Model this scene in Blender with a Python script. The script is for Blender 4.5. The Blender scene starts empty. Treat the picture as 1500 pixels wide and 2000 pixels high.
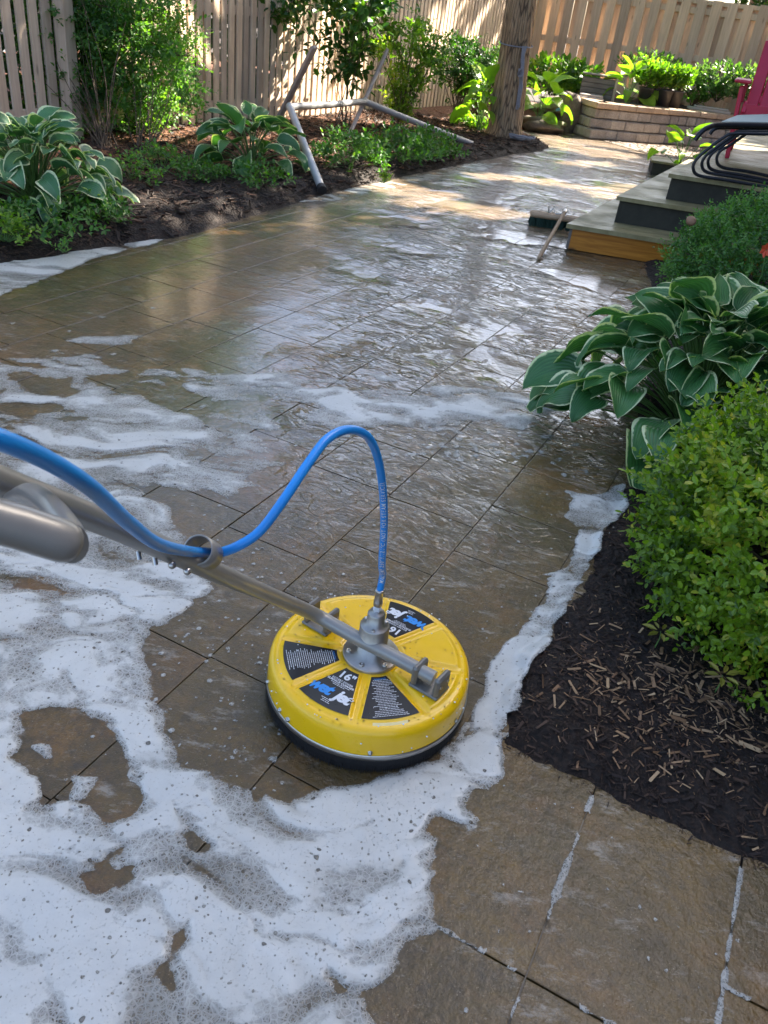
import bpy, math, random
import numpy as np
from mathutils import Vector, Matrix
R_ = math.radians
rng = np.random.default_rng(7)
random.seed(7)
scene = bpy.context.scene
COL = scene.collection

# ------------------------------------------------------------------ camera, sky, sun, exposure
FPX, PITCH, ROLL, CAMH = 1550.0, R_(32.2), R_(7.6), 1.22
_f = Vector((0, math.cos(PITCH), -math.sin(PITCH)))
_u = Vector((0, math.sin(PITCH), math.cos(PITCH)))
_r = Vector((1, 0, 0))
CR = math.cos(ROLL) * _r + math.sin(ROLL) * _u
CU = -math.sin(ROLL) * _r + math.cos(ROLL) * _u
CP = Vector((0, 0, CAMH))
cam_d = bpy.data.cameras.new('camera')
cam = bpy.data.objects.new('camera', cam_d)
COL.objects.link(cam)
cam.matrix_world = Matrix(((CR.x, CU.x, -_f.x, CP.x), (CR.y, CU.y, -_f.y, CP.y), (CR.z, CU.z, -_f.z, CP.z), (0, 0, 0, 1)))
cam_d.sensor_fit = 'VERTICAL'
cam_d.sensor_height = 36
cam_d.sensor_width = 27
cam_d.lens = FPX / 2000 * 36
cam_d.clip_start = 0.05
cam_d.clip_end = 2000
cam_d.dof.use_dof = True
cam_d.dof.focus_distance = 1.75
cam_d.dof.aperture_fstop = 18.0
scene.camera = cam
scene.render.resolution_x, scene.render.resolution_y = 768, 1024

SUN_EL, SUN_AZ = R_(40), R_(40)      # azimuth measured from +X towards +Y
sd = Vector((math.cos(SUN_EL) * math.cos(SUN_AZ), math.cos(SUN_EL) * math.sin(SUN_AZ), math.sin(SUN_EL)))
w = bpy.data.worlds.new('World')
scene.world = w
w.use_nodes = True
nt = w.node_tree
sky = nt.nodes.new('ShaderNodeTexSky')
sky.sky_type = 'NISHITA'
sky.sun_disc = False
sky.sun_elevation = SUN_EL
sky.sun_rotation = R_(90) - SUN_AZ
sky.air_density = 0.85
sky.dust_density = 3.6
sky.ozone_density = 1.1
bg = nt.nodes['Background']
bg.inputs[1].default_value = 0.078
nt.links.new(sky.outputs[0], bg.inputs[0])
sl = bpy.data.lights.new('sun', 'SUN')
sl.energy = 5.0
sl.angle = R_(0.5)
sl.color = (1.0, 0.90, 0.76)
so = bpy.data.objects.new('sun', sl)
COL.objects.link(so)
so.location = (6, 8, 9)
so.rotation_euler = sd.to_track_quat('Z', 'Y').to_euler()
scene.view_settings.view_transform = 'Standard'
scene.view_settings.look = 'None'
scene.view_settings.exposure = 2.78
scene.view_settings.gamma = 1.0
scene.cycles.max_bounces = 5
scene.cycles.diffuse_bounces = 3
scene.cycles.glossy_bounces = 3
scene.cycles.transparent_max_bounces = 8
scene.cycles.caustics_reflective = False
scene.cycles.caustics_refractive = False

# ------------------------------------------------------------------ measuring helpers
def ray(px, py):
    return _f + CR * ((px - 750) / FPX) - CU * ((py - 1000) / FPX)
def at(px, py, z=0.0):
    d = ray(px, py)
    return CP + d * ((z - CAMH) / d.z)
def atY(px, py, Y):
    d = ray(px, py)
    return CP + d * (Y / d.y)
def atD(px, py, dep):
    return CP + ray(px, py) * dep
GA = R_(23.8)
GU = Vector((math.sin(GA), math.cos(GA), 0))      # along the path rows
GV = Vector((math.cos(GA), -math.sin(GA), 0))     # across them, to the right

# places the sun reaches: gaps in the tree crowns are cut along the line from each spot to the sun
SUN_SPOTS = []
def spot(px, py, rad, z=0.0, Y=None):
    p = atY(px, py, Y) if Y else at(px, py, z)
    SUN_SPOTS.append((np.array(p), rad))
for a in ((792, 376, .10), (868, 382, .09), (820, 396, .07), (884, 407, .09), (962, 416, .17), (965, 345, .14), (1010, 349, .14), (1055, 353, .14), (1110, 362, .10), (760, 362, .12),
          (1060, 256, .22), (1095, 262, .30), (1150, 275, .35), (1220, 285, .35), (1290, 295, .35), (1100, 285, .25), (1180, 300, .3), (1330, 300, .3), (1120, 320, .12), (1170, 318, .12), (1060, 272, .2),
          (740, 358, .14), (430, 285, .16), (340, 286, .16), (270, 296, .2), (1480, 352, .12)): spot(*a)
for a in ((150, 130, .13, 7.2), (155, 170, .12, 7.2), (165, 205, .14, 7.2), (225, 225, .10, 7.3), (232, 262, .12, 7.3), (350, 95, .08, 7.9), (430, 110, .10, 8.3), (437, 150, .10, 8.3), (465, 80, .09, 8.5), (470, 170, .10, 8.5), (505, 200, .10, 8.9), (510, 90, .08, 8.9),
          (560, 190, .12, 9.3), (620, 210, .14, 9.8), (600, 120, .10, 9.6), (640, 60, .13, 9.9), (650, 130, .14, 9.9), (700, 100, .22, 10), (735, 150, .24, 9.9), (760, 190, .25, 9.9), (720, 200, .2, 9.9), (780, 130, .14, 10.2), (720, 240, .22, 10), (660, 245, .2, 9.6), (800, 245, .15, 10.4),
          (860, 120, .15, 11.3), (900, 200, .18, 11.6), (880, 240, .2, 11.2), (880, 30, .15, 12.6), (950, 200, .28, 10.9), (940, 240, .2, 10.9), (1020, 60, .10, 11.2), (1015, 180, .10, 11.2), (940, 60, .12, 13.8),
          (1060, 190, .35, 14), (1110, 200, .35, 13.6), (1170, 190, .2, 13.4), (1225, 170, .35, 13.6), (1285, 180, .35, 13.4), (1320, 185, .25, 13.4), (1380, 190, .35, 13.9), (1440, 195, .35, 13.8), (1180, 205, .3, 12.6), (1260, 215, .3, 13.0), (1350, 225, .3, 13.4), (1050, 200, .25, 13.0), (1085, 215, .2, 13.0),
          (1030, 20, .14, 11.15), (1028, 60, .14, 11.15), (1024, 100, .12, 11.15), (1018, 150, .14, 11.15), (1012, 200, .14, 11.15), (1005, 240, .14, 11.15), (200, 60, .10, 7.2), (260, 110, .10, 7.4), (120, 60, .1, 7.0), (300, 180, .12, 7.5), (395, 60, .10, 8.0), (540, 60, .10, 9.0), (575, 30, .1, 9.3), (820, 60, .2, 11), (920, 20, .2, 13),
          (1350, 290, .3, 8.9), (1480, 120, .3, 9), (1470, 250, .25, 8.6), (310, 30, .1, 7.6), (350, 150, .1, 7.9)): spot(a[0], a[1], a[2], 0, a[3])
def in_shade(P):
    """keeps the leaves that do not stand between a sun spot and the sun"""
    d = np.array(sd); keep = np.ones(len(P), bool)
    for c, r_ in SUN_SPOTS:
        q = P - c; t = q @ d; dist = np.linalg.norm(q - t[:, None] * d, axis=1); keep &= ~((dist < r_ + .12) & (t > 1.5))
    return keep

# ------------------------------------------------------------------ noise in numpy
def _hash(ix, iy, s):
    h = (ix.astype(np.int64) * 374761393 + iy.astype(np.int64) * 668265263 + s * 1442695041) & 0xffffffff
    h = ((h ^ (h >> 13)) * 1274126177) & 0xffffffff
    return ((h ^ (h >> 16)) & 0xffff) / 65535.0
def vn(x, y, s=0):
    ix, iy = np.floor(x), np.floor(y)
    fx, fy = x - ix, y - iy
    fx = fx * fx * fx * (fx * (fx * 6 - 15) + 10)
    fy = fy * fy * fy * (fy * (fy * 6 - 15) + 10)
    a = _hash(ix, iy, s); b = _hash(ix + 1, iy, s); c = _hash(ix, iy + 1, s); d = _hash(ix + 1, iy + 1, s)
    return (a * (1 - fx) + b * fx) * (1 - fy) + (c * (1 - fx) + d * fx) * fy
def fbm(x, y, s=0, o=4, g=0.5):
    t = 0; a = 1; n = 0
    for i in range(o):
        t = t + a * vn(x * 2 ** i + 17.3 * i, y * 2 ** i - 9.1 * i, s + i)
        n += a; a *= g
    return t / n
def sdist(X, Y, poly):
    """signed distance to a polygon, positive inside"""
    d = np.full(X.shape, 1e9); ins = np.zeros(X.shape, bool)
    n = len(poly)
    for i in range(n):
        x0, y0 = poly[i][0], poly[i][1]; x1, y1 = poly[(i + 1) % n][0], poly[(i + 1) % n][1]
        dx, dy = x1 - x0, y1 - y0
        t = np.clip(((X - x0) * dx + (Y - y0) * dy) / (dx * dx + dy * dy + 1e-12), 0, 1)
        d = np.minimum(d, (X - x0 - t * dx) ** 2 + (Y - y0 - t * dy) ** 2)
        c = ((y0 > Y) != (y1 > Y)) & (X < (x1 - x0) * (Y - y0) / (y1 - y0 + 1e-12) + x0)
        ins ^= c
    d = np.sqrt(d)
    return np.where(ins, d, -d)
def sstep(a, b, x):
    t = np.clip((x - a) / (b - a), 0, 1)
    return t * t * (3 - 2 * t)

# ------------------------------------------------------------------ mesh helpers
def link(o, parent=None):
    COL.objects.link(o)
    if parent is not None:
        o.parent = parent
    return o
def tag(o, label=None, cat=None, group=None, kind=None):
    if label: o['label'] = label
    if cat: o['category'] = cat
    if group: o['group'] = group
    if kind: o['kind'] = kind
    return o
def thing(name, label, cat, loc=(0, 0, 0), rz=0, group=None):
    o = bpy.data.objects.new(name, None)
    o.empty_display_size = 0.1
    COL.objects.link(o)
    o.location = loc
    o.rotation_euler = (0, 0, rz)
    return tag(o, label, cat, group)
def npmesh(name, V, Fc, mat=None, parent=None, smooth=False, attrs=None, uv=None, mats=None, midx=None):
    """V (n,3); Fc (m,k) faces that all have k corners"""
    V = np.asarray(V, np.float32); Fc = np.asarray(Fc, np.int32)
    me = bpy.data.meshes.new(name)
    me.vertices.add(len(V)); me.vertices.foreach_set('co', V.ravel())
    m, k = Fc.shape
    me.loops.add(m * k); me.loops.foreach_set('vertex_index', Fc.ravel())
    me.polygons.add(m); me.polygons.foreach_set('loop_start', np.arange(m, dtype=np.int32) * k)
    me.polygons.foreach_set('loop_total', np.full(m, k, np.int32))
    me.polygons.foreach_set('use_smooth', np.full(m, bool(smooth)))
    if midx is not None: me.polygons.foreach_set('material_index', np.asarray(midx, np.int32))
    if attrs:
        for n_, a in attrs.items():
            at_ = me.attributes.new(n_, 'FLOAT', 'POINT'); at_.data.foreach_set('value', np.asarray(a, np.float32))
    if uv is not None:
        l = me.uv_layers.new(name='UVMap'); l.data.foreach_set('uv', np.asarray(uv, np.float32)[Fc.ravel()].ravel())
    me.update(); me.validate()
    for mt in (mats or ([mat] if mat else [])): me.materials.append(mt)
    return link(bpy.data.objects.new(name, me), parent)
class MB:
    """collects simple shapes into one mesh"""
    def __init__(s): s.v = []; s.f = []; s.sm = []
    def add(s, vs, fs, sm=False):
        b = len(s.v); s.v += [tuple(v) for v in vs]; s.f += [tuple(b + i for i in f) for f in fs]; s.sm += [sm] * len(fs)
    def box(s, c, size, M=None, bev=0.0, ax=None):
        hx, hy, hz = [q / 2 for q in size]
        if bev <= 0:
            vs = [Vector((x * hx, y * hy, z * hz)) for z in (-1, 1) for y in (-1, 1) for x in (-1, 1)]
            fs = [(0, 2, 3, 1), (4, 5, 7, 6), (0, 1, 5, 4), (2, 6, 7, 3), (0, 4, 6, 2), (1, 3, 7, 5)]
        else:
            b = min(bev, hx * .9, hy * .9, hz * .9); vs = []; idx = {}
            for sx in (-1, 1):
                for sy in (-1, 1):
                    for sz in (-1, 1):
                        for a in range(3):
                            p = [sx * (hx - b), sy * (hy - b), sz * (hz - b)]
                            p[a] = (sx * hx, sy * hy, sz * hz)[a]
                            idx[(sx, sy, sz, a)] = len(vs); vs.append(Vector(p))
            fs = []
            for a in range(3):
                o = [(1, 2), (2, 0), (0, 1)][a]
                for sg in (-1, 1):
                    q = []
                    for (p1, p2) in ((-1, -1), (1, -1), (1, 1), (-1, 1)):
                        t = [0, 0, 0]; t[a] = sg; t[o[0]] = p1; t[o[1]] = p2; q.append(idx[(t[0], t[1], t[2], a)])
                    fs.append(q if sg > 0 else q[::-1])
            for a in range(3):
                o1, o2 = [(1, 2), (2, 0), (0, 1)][a]
                for p1 in (-1, 1):
                    for p2 in (-1, 1):
                        def k(sa, axis):
                            t = [0, 0, 0]; t[a] = sa; t[o1] = p1; t[o2] = p2; return idx[(t[0], t[1], t[2], axis)]
                        q = [k(-1, o1), k(1, o1), k(1, o2), k(-1, o2)]
                        fs.append(q if p1 * p2 < 0 else q[::-1])
            for sx in (-1, 1):
                for sy in (-1, 1):
                    for sz in (-1, 1):
                        q = [idx[(sx, sy, sz, a)] for a in range(3)]
                        fs.append(q if sx * sy * sz > 0 else q[::-1])
        c = Vector(c)
        vs = [(M @ v if M is not None else v) + c for v in vs]
        s.add(vs, fs)
    def tube(s, pts, rad, seg=10, caps=True, sm=True, flat=1.0):
        pts = [Vector(p) for p in pts]; n = len(pts)
        if not hasattr(rad, '__len__'): rad = [rad] * n
        t0 = (pts[1] - pts[0]).normalized()
        ref = Vector((0, 0, 1)) if abs(t0.z) < .9 else Vector((1, 0, 0))
        nrm = (ref - t0 * ref.dot(t0)).normalized()
        vs = []
        for i, p in enumerate(pts):
            t = (pts[min(i + 1, n - 1)] - pts[max(i - 1, 0)]).normalized()
            nrm = (nrm - t * nrm.dot(t)).normalized(); bn = t.cross(nrm)
            for k in range(seg):
                a = 2 * math.pi * k / seg
                vs.append(p + (nrm * math.cos(a) + bn * math.sin(a) * flat) * rad[i])
        fs = [(i * seg + k, i * seg + (k + 1) % seg, (i + 1) * seg + (k + 1) % seg, (i + 1) * seg + k) for i in range(n - 1) for k in range(seg)]
        s.add(vs, fs, sm)
        if caps:
            s.add(vs[:seg], [tuple(range(seg))[::-1]]); s.add(vs[-seg:], [tuple(range(seg))])
    def lathe(s, prof, seg=48, c=(0, 0, 0), M=None, sm=True, closed=False):
        c = Vector(c); vs = []
        for r, z in prof:
            for k in range(seg):
                a = 2 * math.pi * k / seg; v = Vector((r * math.cos(a), r * math.sin(a), z)); vs.append((M @ v if M is not None else v) + c)
        n = len(prof)
        s.add(vs, [(i * seg + k, i * seg + (k + 1) % seg, (i + 1) * seg + (k + 1) % seg, (i + 1) * seg + k) for i in range(n - 1) for k in range(seg)], sm)
    def build(s, name, mat, parent=None):
        me = bpy.data.meshes.new(name); me.from_pydata(s.v, [], s.f); me.update()
        me.polygons.foreach_set('use_smooth', s.sm)
        if mat: me.materials.append(mat)
        return link(bpy.data.objects.new(name, me), parent)
def spline(pts, n=12):
    pts = [Vector(p) for p in pts]; out = []
    P = [pts[0] * 2 - pts[1]] + pts + [pts[-1] * 2 - pts[-2]]
    for i in range(1, len(P) - 2):
        for k in range(n):
            t = k / n; a, b, c, d = P[i - 1], P[i], P[i + 1], P[i + 2]
            out.append(.5 * ((2 * b) + (-a + c) * t + (2 * a - 5 * b + 4 * c - d) * t * t + (-a + 3 * b - 3 * c + d) * t ** 3))
    out.append(pts[-1]); return out
def rotm(az, el=0, roll=0):
    return Matrix.Rotation(az, 3, 'Z') @ Matrix.Rotation(el, 3, 'Y') @ Matrix.Rotation(roll, 3, 'X')
def grid_faces(nx, ny):
    i = np.arange(nx - 1)[None, :] + np.arange(ny - 1)[:, None] * nx
    i = i.ravel()
    return np.stack([i, i + 1, i + nx + 1, i + nx], 1)

# ------------------------------------------------------------------ material helpers
class NT:
    def __init__(s, name):
        s.m = bpy.data.materials.new(name); s.m.use_nodes = True; s.t = s.m.node_tree
        s.b = s.t.nodes['Principled BSDF']; s.out = s.t.nodes['Material Output']
    def n(s, ty, **kw):
        nd = s.t.nodes.new(ty)
        for k, v in kw.items():
            if k.startswith('i_'):
                key = k[2:]; key = int(key) if key.isdigit() else key.replace('_', ' ')
                s.set(nd.inputs[key], v)
            else: setattr(nd, k, v)
        return nd
    def set(s, sock, v):
        if isinstance(v, bpy.types.NodeSocket): s.t.links.new(v, sock)
        elif isinstance(v, bpy.types.Node): s.t.links.new(v.outputs[0], sock)
        else: sock.default_value = v
    def coord(s, scale=(1, 1, 1), rot=(0, 0, 0), kind='Object', loc=(0, 0, 0)):
        tc = s.n('ShaderNodeTexCoord'); mp = s.n('ShaderNodeMapping')
        s.t.links.new(tc.outputs[kind], mp.inputs[0])
        mp.inputs['Scale'].default_value = scale; mp.inputs['Rotation'].default_value = rot; mp.inputs['Location'].default_value = loc
        return mp.outputs[0]
    def noise(s, vec, scale, detail=4, rough=.55, dist=0.0, col=False):
        nd = s.n('ShaderNodeTexNoise'); s.set(nd.inputs['Vector'], vec); nd.inputs['Scale'].default_value = scale
        nd.inputs['Detail'].default_value = detail; nd.inputs['Roughness'].default_value = rough; nd.inputs['Distortion'].default_value = dist
        return nd.outputs['Color' if col else 'Fac']
    def ramp(s, fac, stops):
        nd = s.n('ShaderNodeValToRGB'); s.set(nd.inputs[0], fac); e = nd.color_ramp.elements
        while len(e) < len(stops): e.new(.5)
        for q, (p, c) in zip(e, stops):
            q.position = p; q.color = (c, c, c, 1) if not hasattr(c, '__len__') else (*c, 1)
        return nd.outputs[0]
    def mix(s, fac, a, b, mode='MIX'):
        nd = s.n('ShaderNodeMix', data_type='RGBA', blend_type=mode)
        s.set(nd.inputs[0], fac)
        s.set(nd.inputs[6], (*a, 1) if isinstance(a, tuple) and len(a) == 3 else a); s.set(nd.inputs[7], (*b, 1) if isinstance(b, tuple) and len(b) == 3 else b)
        return nd.outputs[2]
    def math(s, op, a, b=0.0, c=0.0, clamp=False):
        nd = s.n('ShaderNodeMath', operation=op, use_clamp=clamp); s.set(nd.inputs[0], a); s.set(nd.inputs[1], b); s.set(nd.inputs[2], c); return nd.outputs[0]
    def bump(s, h, strength=.5, dist=.01, normal=None):
        nd = s.n('ShaderNodeBump'); s.set(nd.inputs['Height'], h); nd.inputs['Strength'].default_value = strength; nd.inputs['Distance'].default_value = dist
        if normal is not None: s.set(nd.inputs['Normal'], normal)
        return nd.outputs[0]
    def attr(s, name):
        nd = s.n('ShaderNodeAttribute'); nd.attribute_name = name; return nd.outputs['Fac']
    def P(s, **kw):
        for k, v in kw.items():
            key = {'color': 'Base Color', 'rough': 'Roughness', 'metal': 'Metallic', 'normal': 'Normal', 'spec': 'Specular IOR Level', 'coat': 'Coat Weight', 'coatr': 'Coat Roughness', 'coatn': 'Coat Normal', 'coati': 'Coat IOR', 'sheen': 'Sheen Weight', 'sss': 'Subsurface Weight'}[k]
            if isinstance(v, tuple) and len(v) == 3: v = (*v, 1)
            s.set(s.b.inputs[key], v)
        return s
def simple(name, color, rough=.5, metal=0, var=.15, scale=30, bump=.1, bdist=.002, coat=0):
    m = NT(name); v = m.coord()
    n = m.noise(v, scale, 5)
    c = m.mix(n, tuple(x * (1 - var) for x in color), tuple(min(1, x * (1 + var)) for x in color))
    m.P(color=c, rough=rough, metal=metal, normal=m.bump(m.noise(v, scale * 4, 3), bump, bdist), coat=coat)
    return m.m
def leafmat(name, c1, c2, c3=None, trans=.35, rough=.42, yellow=None):
    """leaf colours vary per leaf through the 'rnd' attribute; part of the light passes through"""
    m = NT(name)
    r = m.attr('rnd')
    stops = [(0, c1), (.6, c2)] + ([(.93, c2), (1, c3)] if c3 else [(1, c2)])
    col = m.ramp(r, stops)
    m.P(color=col, rough=rough, spec=.5)
    tr = m.n('ShaderNodeBsdfTranslucent')
    tcol = m.mix(1.0, col, (1.35, 1.7, .35), 'MULTIPLY')
    m.t.links.new(tcol, tr.inputs[0])
    ms = m.n('ShaderNodeMixShader'); ms.inputs[0].default_value = trans
    m.t.links.new(m.b.outputs[0], ms.inputs[1]); m.t.links.new(tr.outputs[0], ms.inputs[2]); m.t.links.new(ms.outputs[0], m.out.inputs[0])
    return m.m

# wood with stretched grain
def woodmat(name, c1, c2, grain=(40, 40, 2.2), rough=.75, knots=True, rnd=False, bump=.25):
    m = NT(name); v = m.coord(scale=grain)
    n1 = m.noise(v, 1.0, 5, .6, .6)
    n2 = m.noise(m.coord(scale=(3, 3, 1.1)), 1.3, 3)
    c = m.mix(m.ramp(n1, [(.25, 0), (.75, 1)]), c1, c2)
    c = m.mix(m.math('MULTIPLY', m.ramp(n2, [(.45, 0), (.8, 1)]), .35), c, tuple(x * .6 for x in c1))
    if rnd:
        r = m.attr('rnd')
        c = m.mix(1.0, c, m.ramp(r, [(0, (.72, .70, .68)), (.5, (1.0, .97, .93)), (1, (1.2, 1.12, 1.0))]), 'MULTIPLY')
    if knots:
        vo = m.n('ShaderNodeTexVoronoi', i_Vector=m.coord(scale=(9, 9, 2.6)), i_Scale=1.0)
        k = m.ramp(vo.outputs['Distance'], [(.05, 1), (.12, 0)])
        c = m.mix(m.math('MULTIPLY', k, .6), c, tuple(x * .35 for x in c1))
    m.P(color=c, rough=rough, normal=m.bump(n1, bump, .003))
    return m.m

M = {}
M['fence'] = woodmat('fence_wood', (.62, .48, .36), (.84, .71, .57), rnd=True)
M['fence_back'] = woodmat('far_fence_wood', (.52, .40, .29), (.76, .62, .48), rnd=True)
M['grey_wood'] = woodmat('weathered_grey_wood', (.12, .10, .085), (.24, .21, .18), grain=(3, 40, 40))
M['dark_steel'] = simple('dark_powder_steel', (.018, .020, .026), .35, .3, .3, 40, .1)
M['bark'] = None

# ------------------------------------------------------------------ patio
LB = [(-9, -6), (-4.2, .6), (-2.75, 2.55), (-1.96, 3.67), (-1.36, 4.55), (-.74, 6.29), (-.2, 7.5), (.46, 8.89), (.95, 9.85), (1.27, 10.35), (1.42, 10.8), (1.32, 11.3), (1.1, 11.9), (1.22, 12.5), (1.95, 13.0), (2.3, 14), (2.3, 18), (-9, 22)]
e1 = Vector((.30, 1.13, 0))
RB = [tuple(e1)[:2], tuple(at(1018, 1335))[:2], tuple(at(1030, 1300))[:2], tuple(at(1085, 1240))[:2], tuple(at(1120, 1180))[:2], tuple(at(1160, 1100))[:2], tuple(at(1172, 1055))[:2], tuple(at(1222, 985))[:2],
      (.84, 2.45), (.93, 2.9), (1.05, 3.3), (1.35, 4.3), (1.5, 5.5), (5, 5.5), (5, -1.0), tuple(e1 + GV * 3.6)[:2]]
ROWW = .2755
V0 = -.5375                      # a row line
row_breaks = {}
_rr = random.Random(5)
fixed = {0: [1.72 - .435, 1.72, 2.01, 2.30], -1: [1.30, 1.58, 1.86, 2.30], 1: [.735, 1.165, 1.45, 1.74], 2: [.30, .735, 1.165], 3: [.45, .885, 1.17], -4: [2.30, 2.73, 3.02]}
for r in range(-22, 28):
    br = list(fixed.get(r, []))
    if not br: br = [_rr.uniform(0, .4)]
    while br[0] > -1.2: br.insert(0, br[0] - _rr.choice([.28, .43, .43]))
    while br[-1] < 21: br.append(br[-1] + _rr.choice([.28, .43, .43]))
    row_breaks[r] = br
def build_patio():
    V = []; Fq = []; tint = []; hgt = []
    rr = random.Random(11); g = .0009; bv = .0016; k = 0
    for r, br in row_breaks.items():
        v0 = V0 + r * ROWW; v1 = v0 + ROWW
        for a, b in zip(br[:-1], br[1:]):
            c = GU * ((a + b) / 2) + GV * ((v0 + v1) / 2)
            if c.x < -6.5 or c.x > 8 or c.y > 16.5 or c.y < -1.2: continue
            t = rr.random(); tz = rr.uniform(-.0004, .0002); ti, tj = rr.uniform(-.001, .001), rr.uniform(-.001, .001)
            A, B, C, D = a + g + rr.uniform(0, .0016), b - g - rr.uniform(0, .0016), v0 + g + rr.uniform(0, .0014), v1 - g - rr.uniform(0, .0014)
            q = [(A, C), (B, C), (B, D), (A, D)]; q2 = [(A + bv, C + bv), (B - bv, C + bv), (B - bv, D - bv), (A + bv, D - bv)]
            for (uu, vv), zz in [(p, -.012) for p in q] + [(p, -.0004) for p in q] + [(p, 0) for p in q2]:
                p = GU * uu + GV * vv
                V.append((p.x, p.y, zz + (tz + ti * (uu - (a + b) / 2) + tj * (vv - (v0 + v1) / 2) if zz > -.01 else 0)))
                tint.append(t)
            for lay in (0, 4):
                for i in range(4):
                    j = (i + 1) % 4; Fq.append((k + lay + i, k + lay + 4 + i, k + lay + 4 + j, k + lay + j))
            Fq.append((k + 11, k + 10, k + 9, k + 8)); k += 12
    m = NT('wet_riven_paver')
    tn = m.attr('rnd')
    v = m.coord(rot=(0, 0, GA))
    big = m.noise(v, 2.3, 4, .6, .4)
    fine = m.noise(v, 55, 5, .7)
    base = m.ramp(tn, [(0, (.130, .098, .052)), (.35, (.105, .083, .052)), (.55, (.150, .105, .060)), (.78, (.120, .098, .070)), (.92, (.20, .085, .032)), (1, (.16, .078, .036))])
    base = m.mix(m.ramp(big, [(.38, 0), (.62, .8)]), base, (.20, .125, .050))
    base = m.mix(m.ramp(m.noise(v, 3.1, 6, .72, .6), [(.44, 0), (.58, .85)]), base, (.05, .040, .022))
    base = m.mix(m.ramp(m.noise(v, 7, 4, .6), [(.4, 0), (.72, .75)]), base, (.085, .072, .05))
    base = m.mix(1.0, base, (.88, .76, .37), 'MULTIPLY')
    base = m.mix(m.ramp(fine, [(.38, .6), (.62, 0)]), base, (.075, .050, .024))
    stn = m.noise(m.coord(scale=(1, 2.6, 1), rot=(0, 0, GA + .9)), 9, 7, .78)
    base = m.mix(m.ramp(stn, [(.55, 0), (.66, .62)]), base, (.33, .30, .25))
    base = m.mix(m.ramp(m.noise(v, 3.6, 5, .7, .3), [(.50, 0), (.66, .5)]), base, (.19, .090, .025))
    base = m.mix(m.ramp(m.noise(v, 26, 5, .75), [(.50, 0), (.66, .6)]), base, (.035, .026, .014))
    sp = m.n('ShaderNodeTexVoronoi', i_Vector=v, i_Scale=150.0)
    spk = m.math('MULTIPLY', m.ramp(sp.outputs['Distance'], [(.06, 1), (.20, 0)]), m.ramp(m.noise(v, 30, 3), [(.48, 0), (.60, 1)]))
    base = m.mix(m.math('MULTIPLY', spk, .6), base, (.34, .28, .18))
    # far stretch dries off paler; also lightened to brighten its sun patches
    sf = m.n('ShaderNodeSeparateXYZ'); m.set(sf.inputs[0], m.coord())
    farpale = m.ramp(m.math('MULTIPLY', m.math('ADD', sf.outputs[1], m.math('MULTIPLY', m.noise(v, 1.2, 4, .6), 2.4)), .08), [(.52, 0), (.70, 1)])
    base = m.mix(farpale, base, m.mix(.55, base, (.46, .36, .27)))
    # riven ridges: long soft ridges, cut flat where water stands in the hollows
    warp = m.noise(v, 1.6, 3, .6, 0, True)
    vv = m.n('ShaderNodeVectorMath', operation='MULTIPLY_ADD'); m.set(vv.inputs[0], warp); vv.inputs[1].default_value = (.28, .28, 0); m.set(vv.inputs[2], v)
    st = m.n('ShaderNodeMapping'); m.set(st.inputs[0], vv.outputs[0]); st.inputs['Scale'].default_value = (1.0, 2.6, 1); st.inputs['Rotation'].default_value = (0, 0, R_(28))
    rid = m.noise(st.outputs[0], 17, 6, .66, .25)
    ridl = m.noise(st.outputs[0], 4.5, 3, .5, .3)
    rh = m.math('ADD', m.math('MULTIPLY', rid, .7), m.math('MULTIPLY', ridl, .6))
    # flat water in the hollows, with raised stone ridges and cracks breaking it up
    low = m.noise(st.outputs[0], 7, 3, .5, .3)
    mid = m.noise(st.outputs[0], 27, 3, .55, .15)
    def crease(vec, sc, wd):
        q = m.math('ABSOLUTE', m.math('SUBTRACT', m.noise(vec, sc, 1, .5, .4), .5))
        return m.ramp(q, [(0, 0), (wd, 1)])
    sx_ = m.n('ShaderNodeSeparateXYZ'); m.set(sx_.inputs[0], m.coord())
    # water stands on the path beyond the cleaner; the slabs in front are only damp
    wet = m.ramp(m.math('MULTIPLY', m.math('ADD', sx_.outputs[1], m.math('MULTIPLY', m.noise(v, 2.0, 3), .8)), .2), [(.34, .13), (.56, 1)])
    calm = m.ramp(m.math('ADD', m.math('MULTIPLY_ADD', sx_.outputs[0], .5, .5), m.math('MULTIPLY', m.noise(v, 1.3, 3), .35)), [(.40, .10), (.60, 1)])
    region = m.math('MULTIPLY', m.math('MULTIPLY', m.ramp(m.noise(v, 1.5, 3, .5), [(.40, .04), (.54, 1)]), m.ramp(wet, [(.2, 0), (1, 1)])), calm)
    hgt = m.math('ADD', m.math('MULTIPLY', m.math('MAXIMUM', low, .50), 1.0), m.math('MULTIPLY', m.math('MAXIMUM', mid, .52), .38))
    hgt = m.math('ADD', m.math('MULTIPLY', hgt, m.math('MULTIPLY_ADD', region, .975, .025)), m.math('MULTIPLY', m.math('MULTIPLY', crease(st.outputs[0], 8, .045), region), .16))
    film = m.bump(hgt, 1.0, .024)
    film = m.bump(m.math('MULTIPLY', m.noise(v, 48, 4, .65), m.math('SUBTRACT', 1.25, wet)), .6, .0045, film)
    grn = m.noise(v, 17, 5, .68)
    dry = m.bump(grn, .9, .012)
    dry = m.bump(fine, .8, .004, dry)
    m.P(color=base, rough=m.ramp(fine, [(.3, .30), (.7, .5)]), normal=dry, spec=.28, coat=m.math('MULTIPLY_ADD', wet, .35, .65), coatr=m.math('MULTIPLY_ADD', wet, -.05, .08), coatn=film, coati=m.math('MULTIPLY_ADD', wet, .46, 1.30))
    o = npmesh('patio_paving', V, Fq, m.m, attrs={'rnd': tint})
    tag(o, 'wet brown riven stone paving of the garden path', kind='structure')
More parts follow.
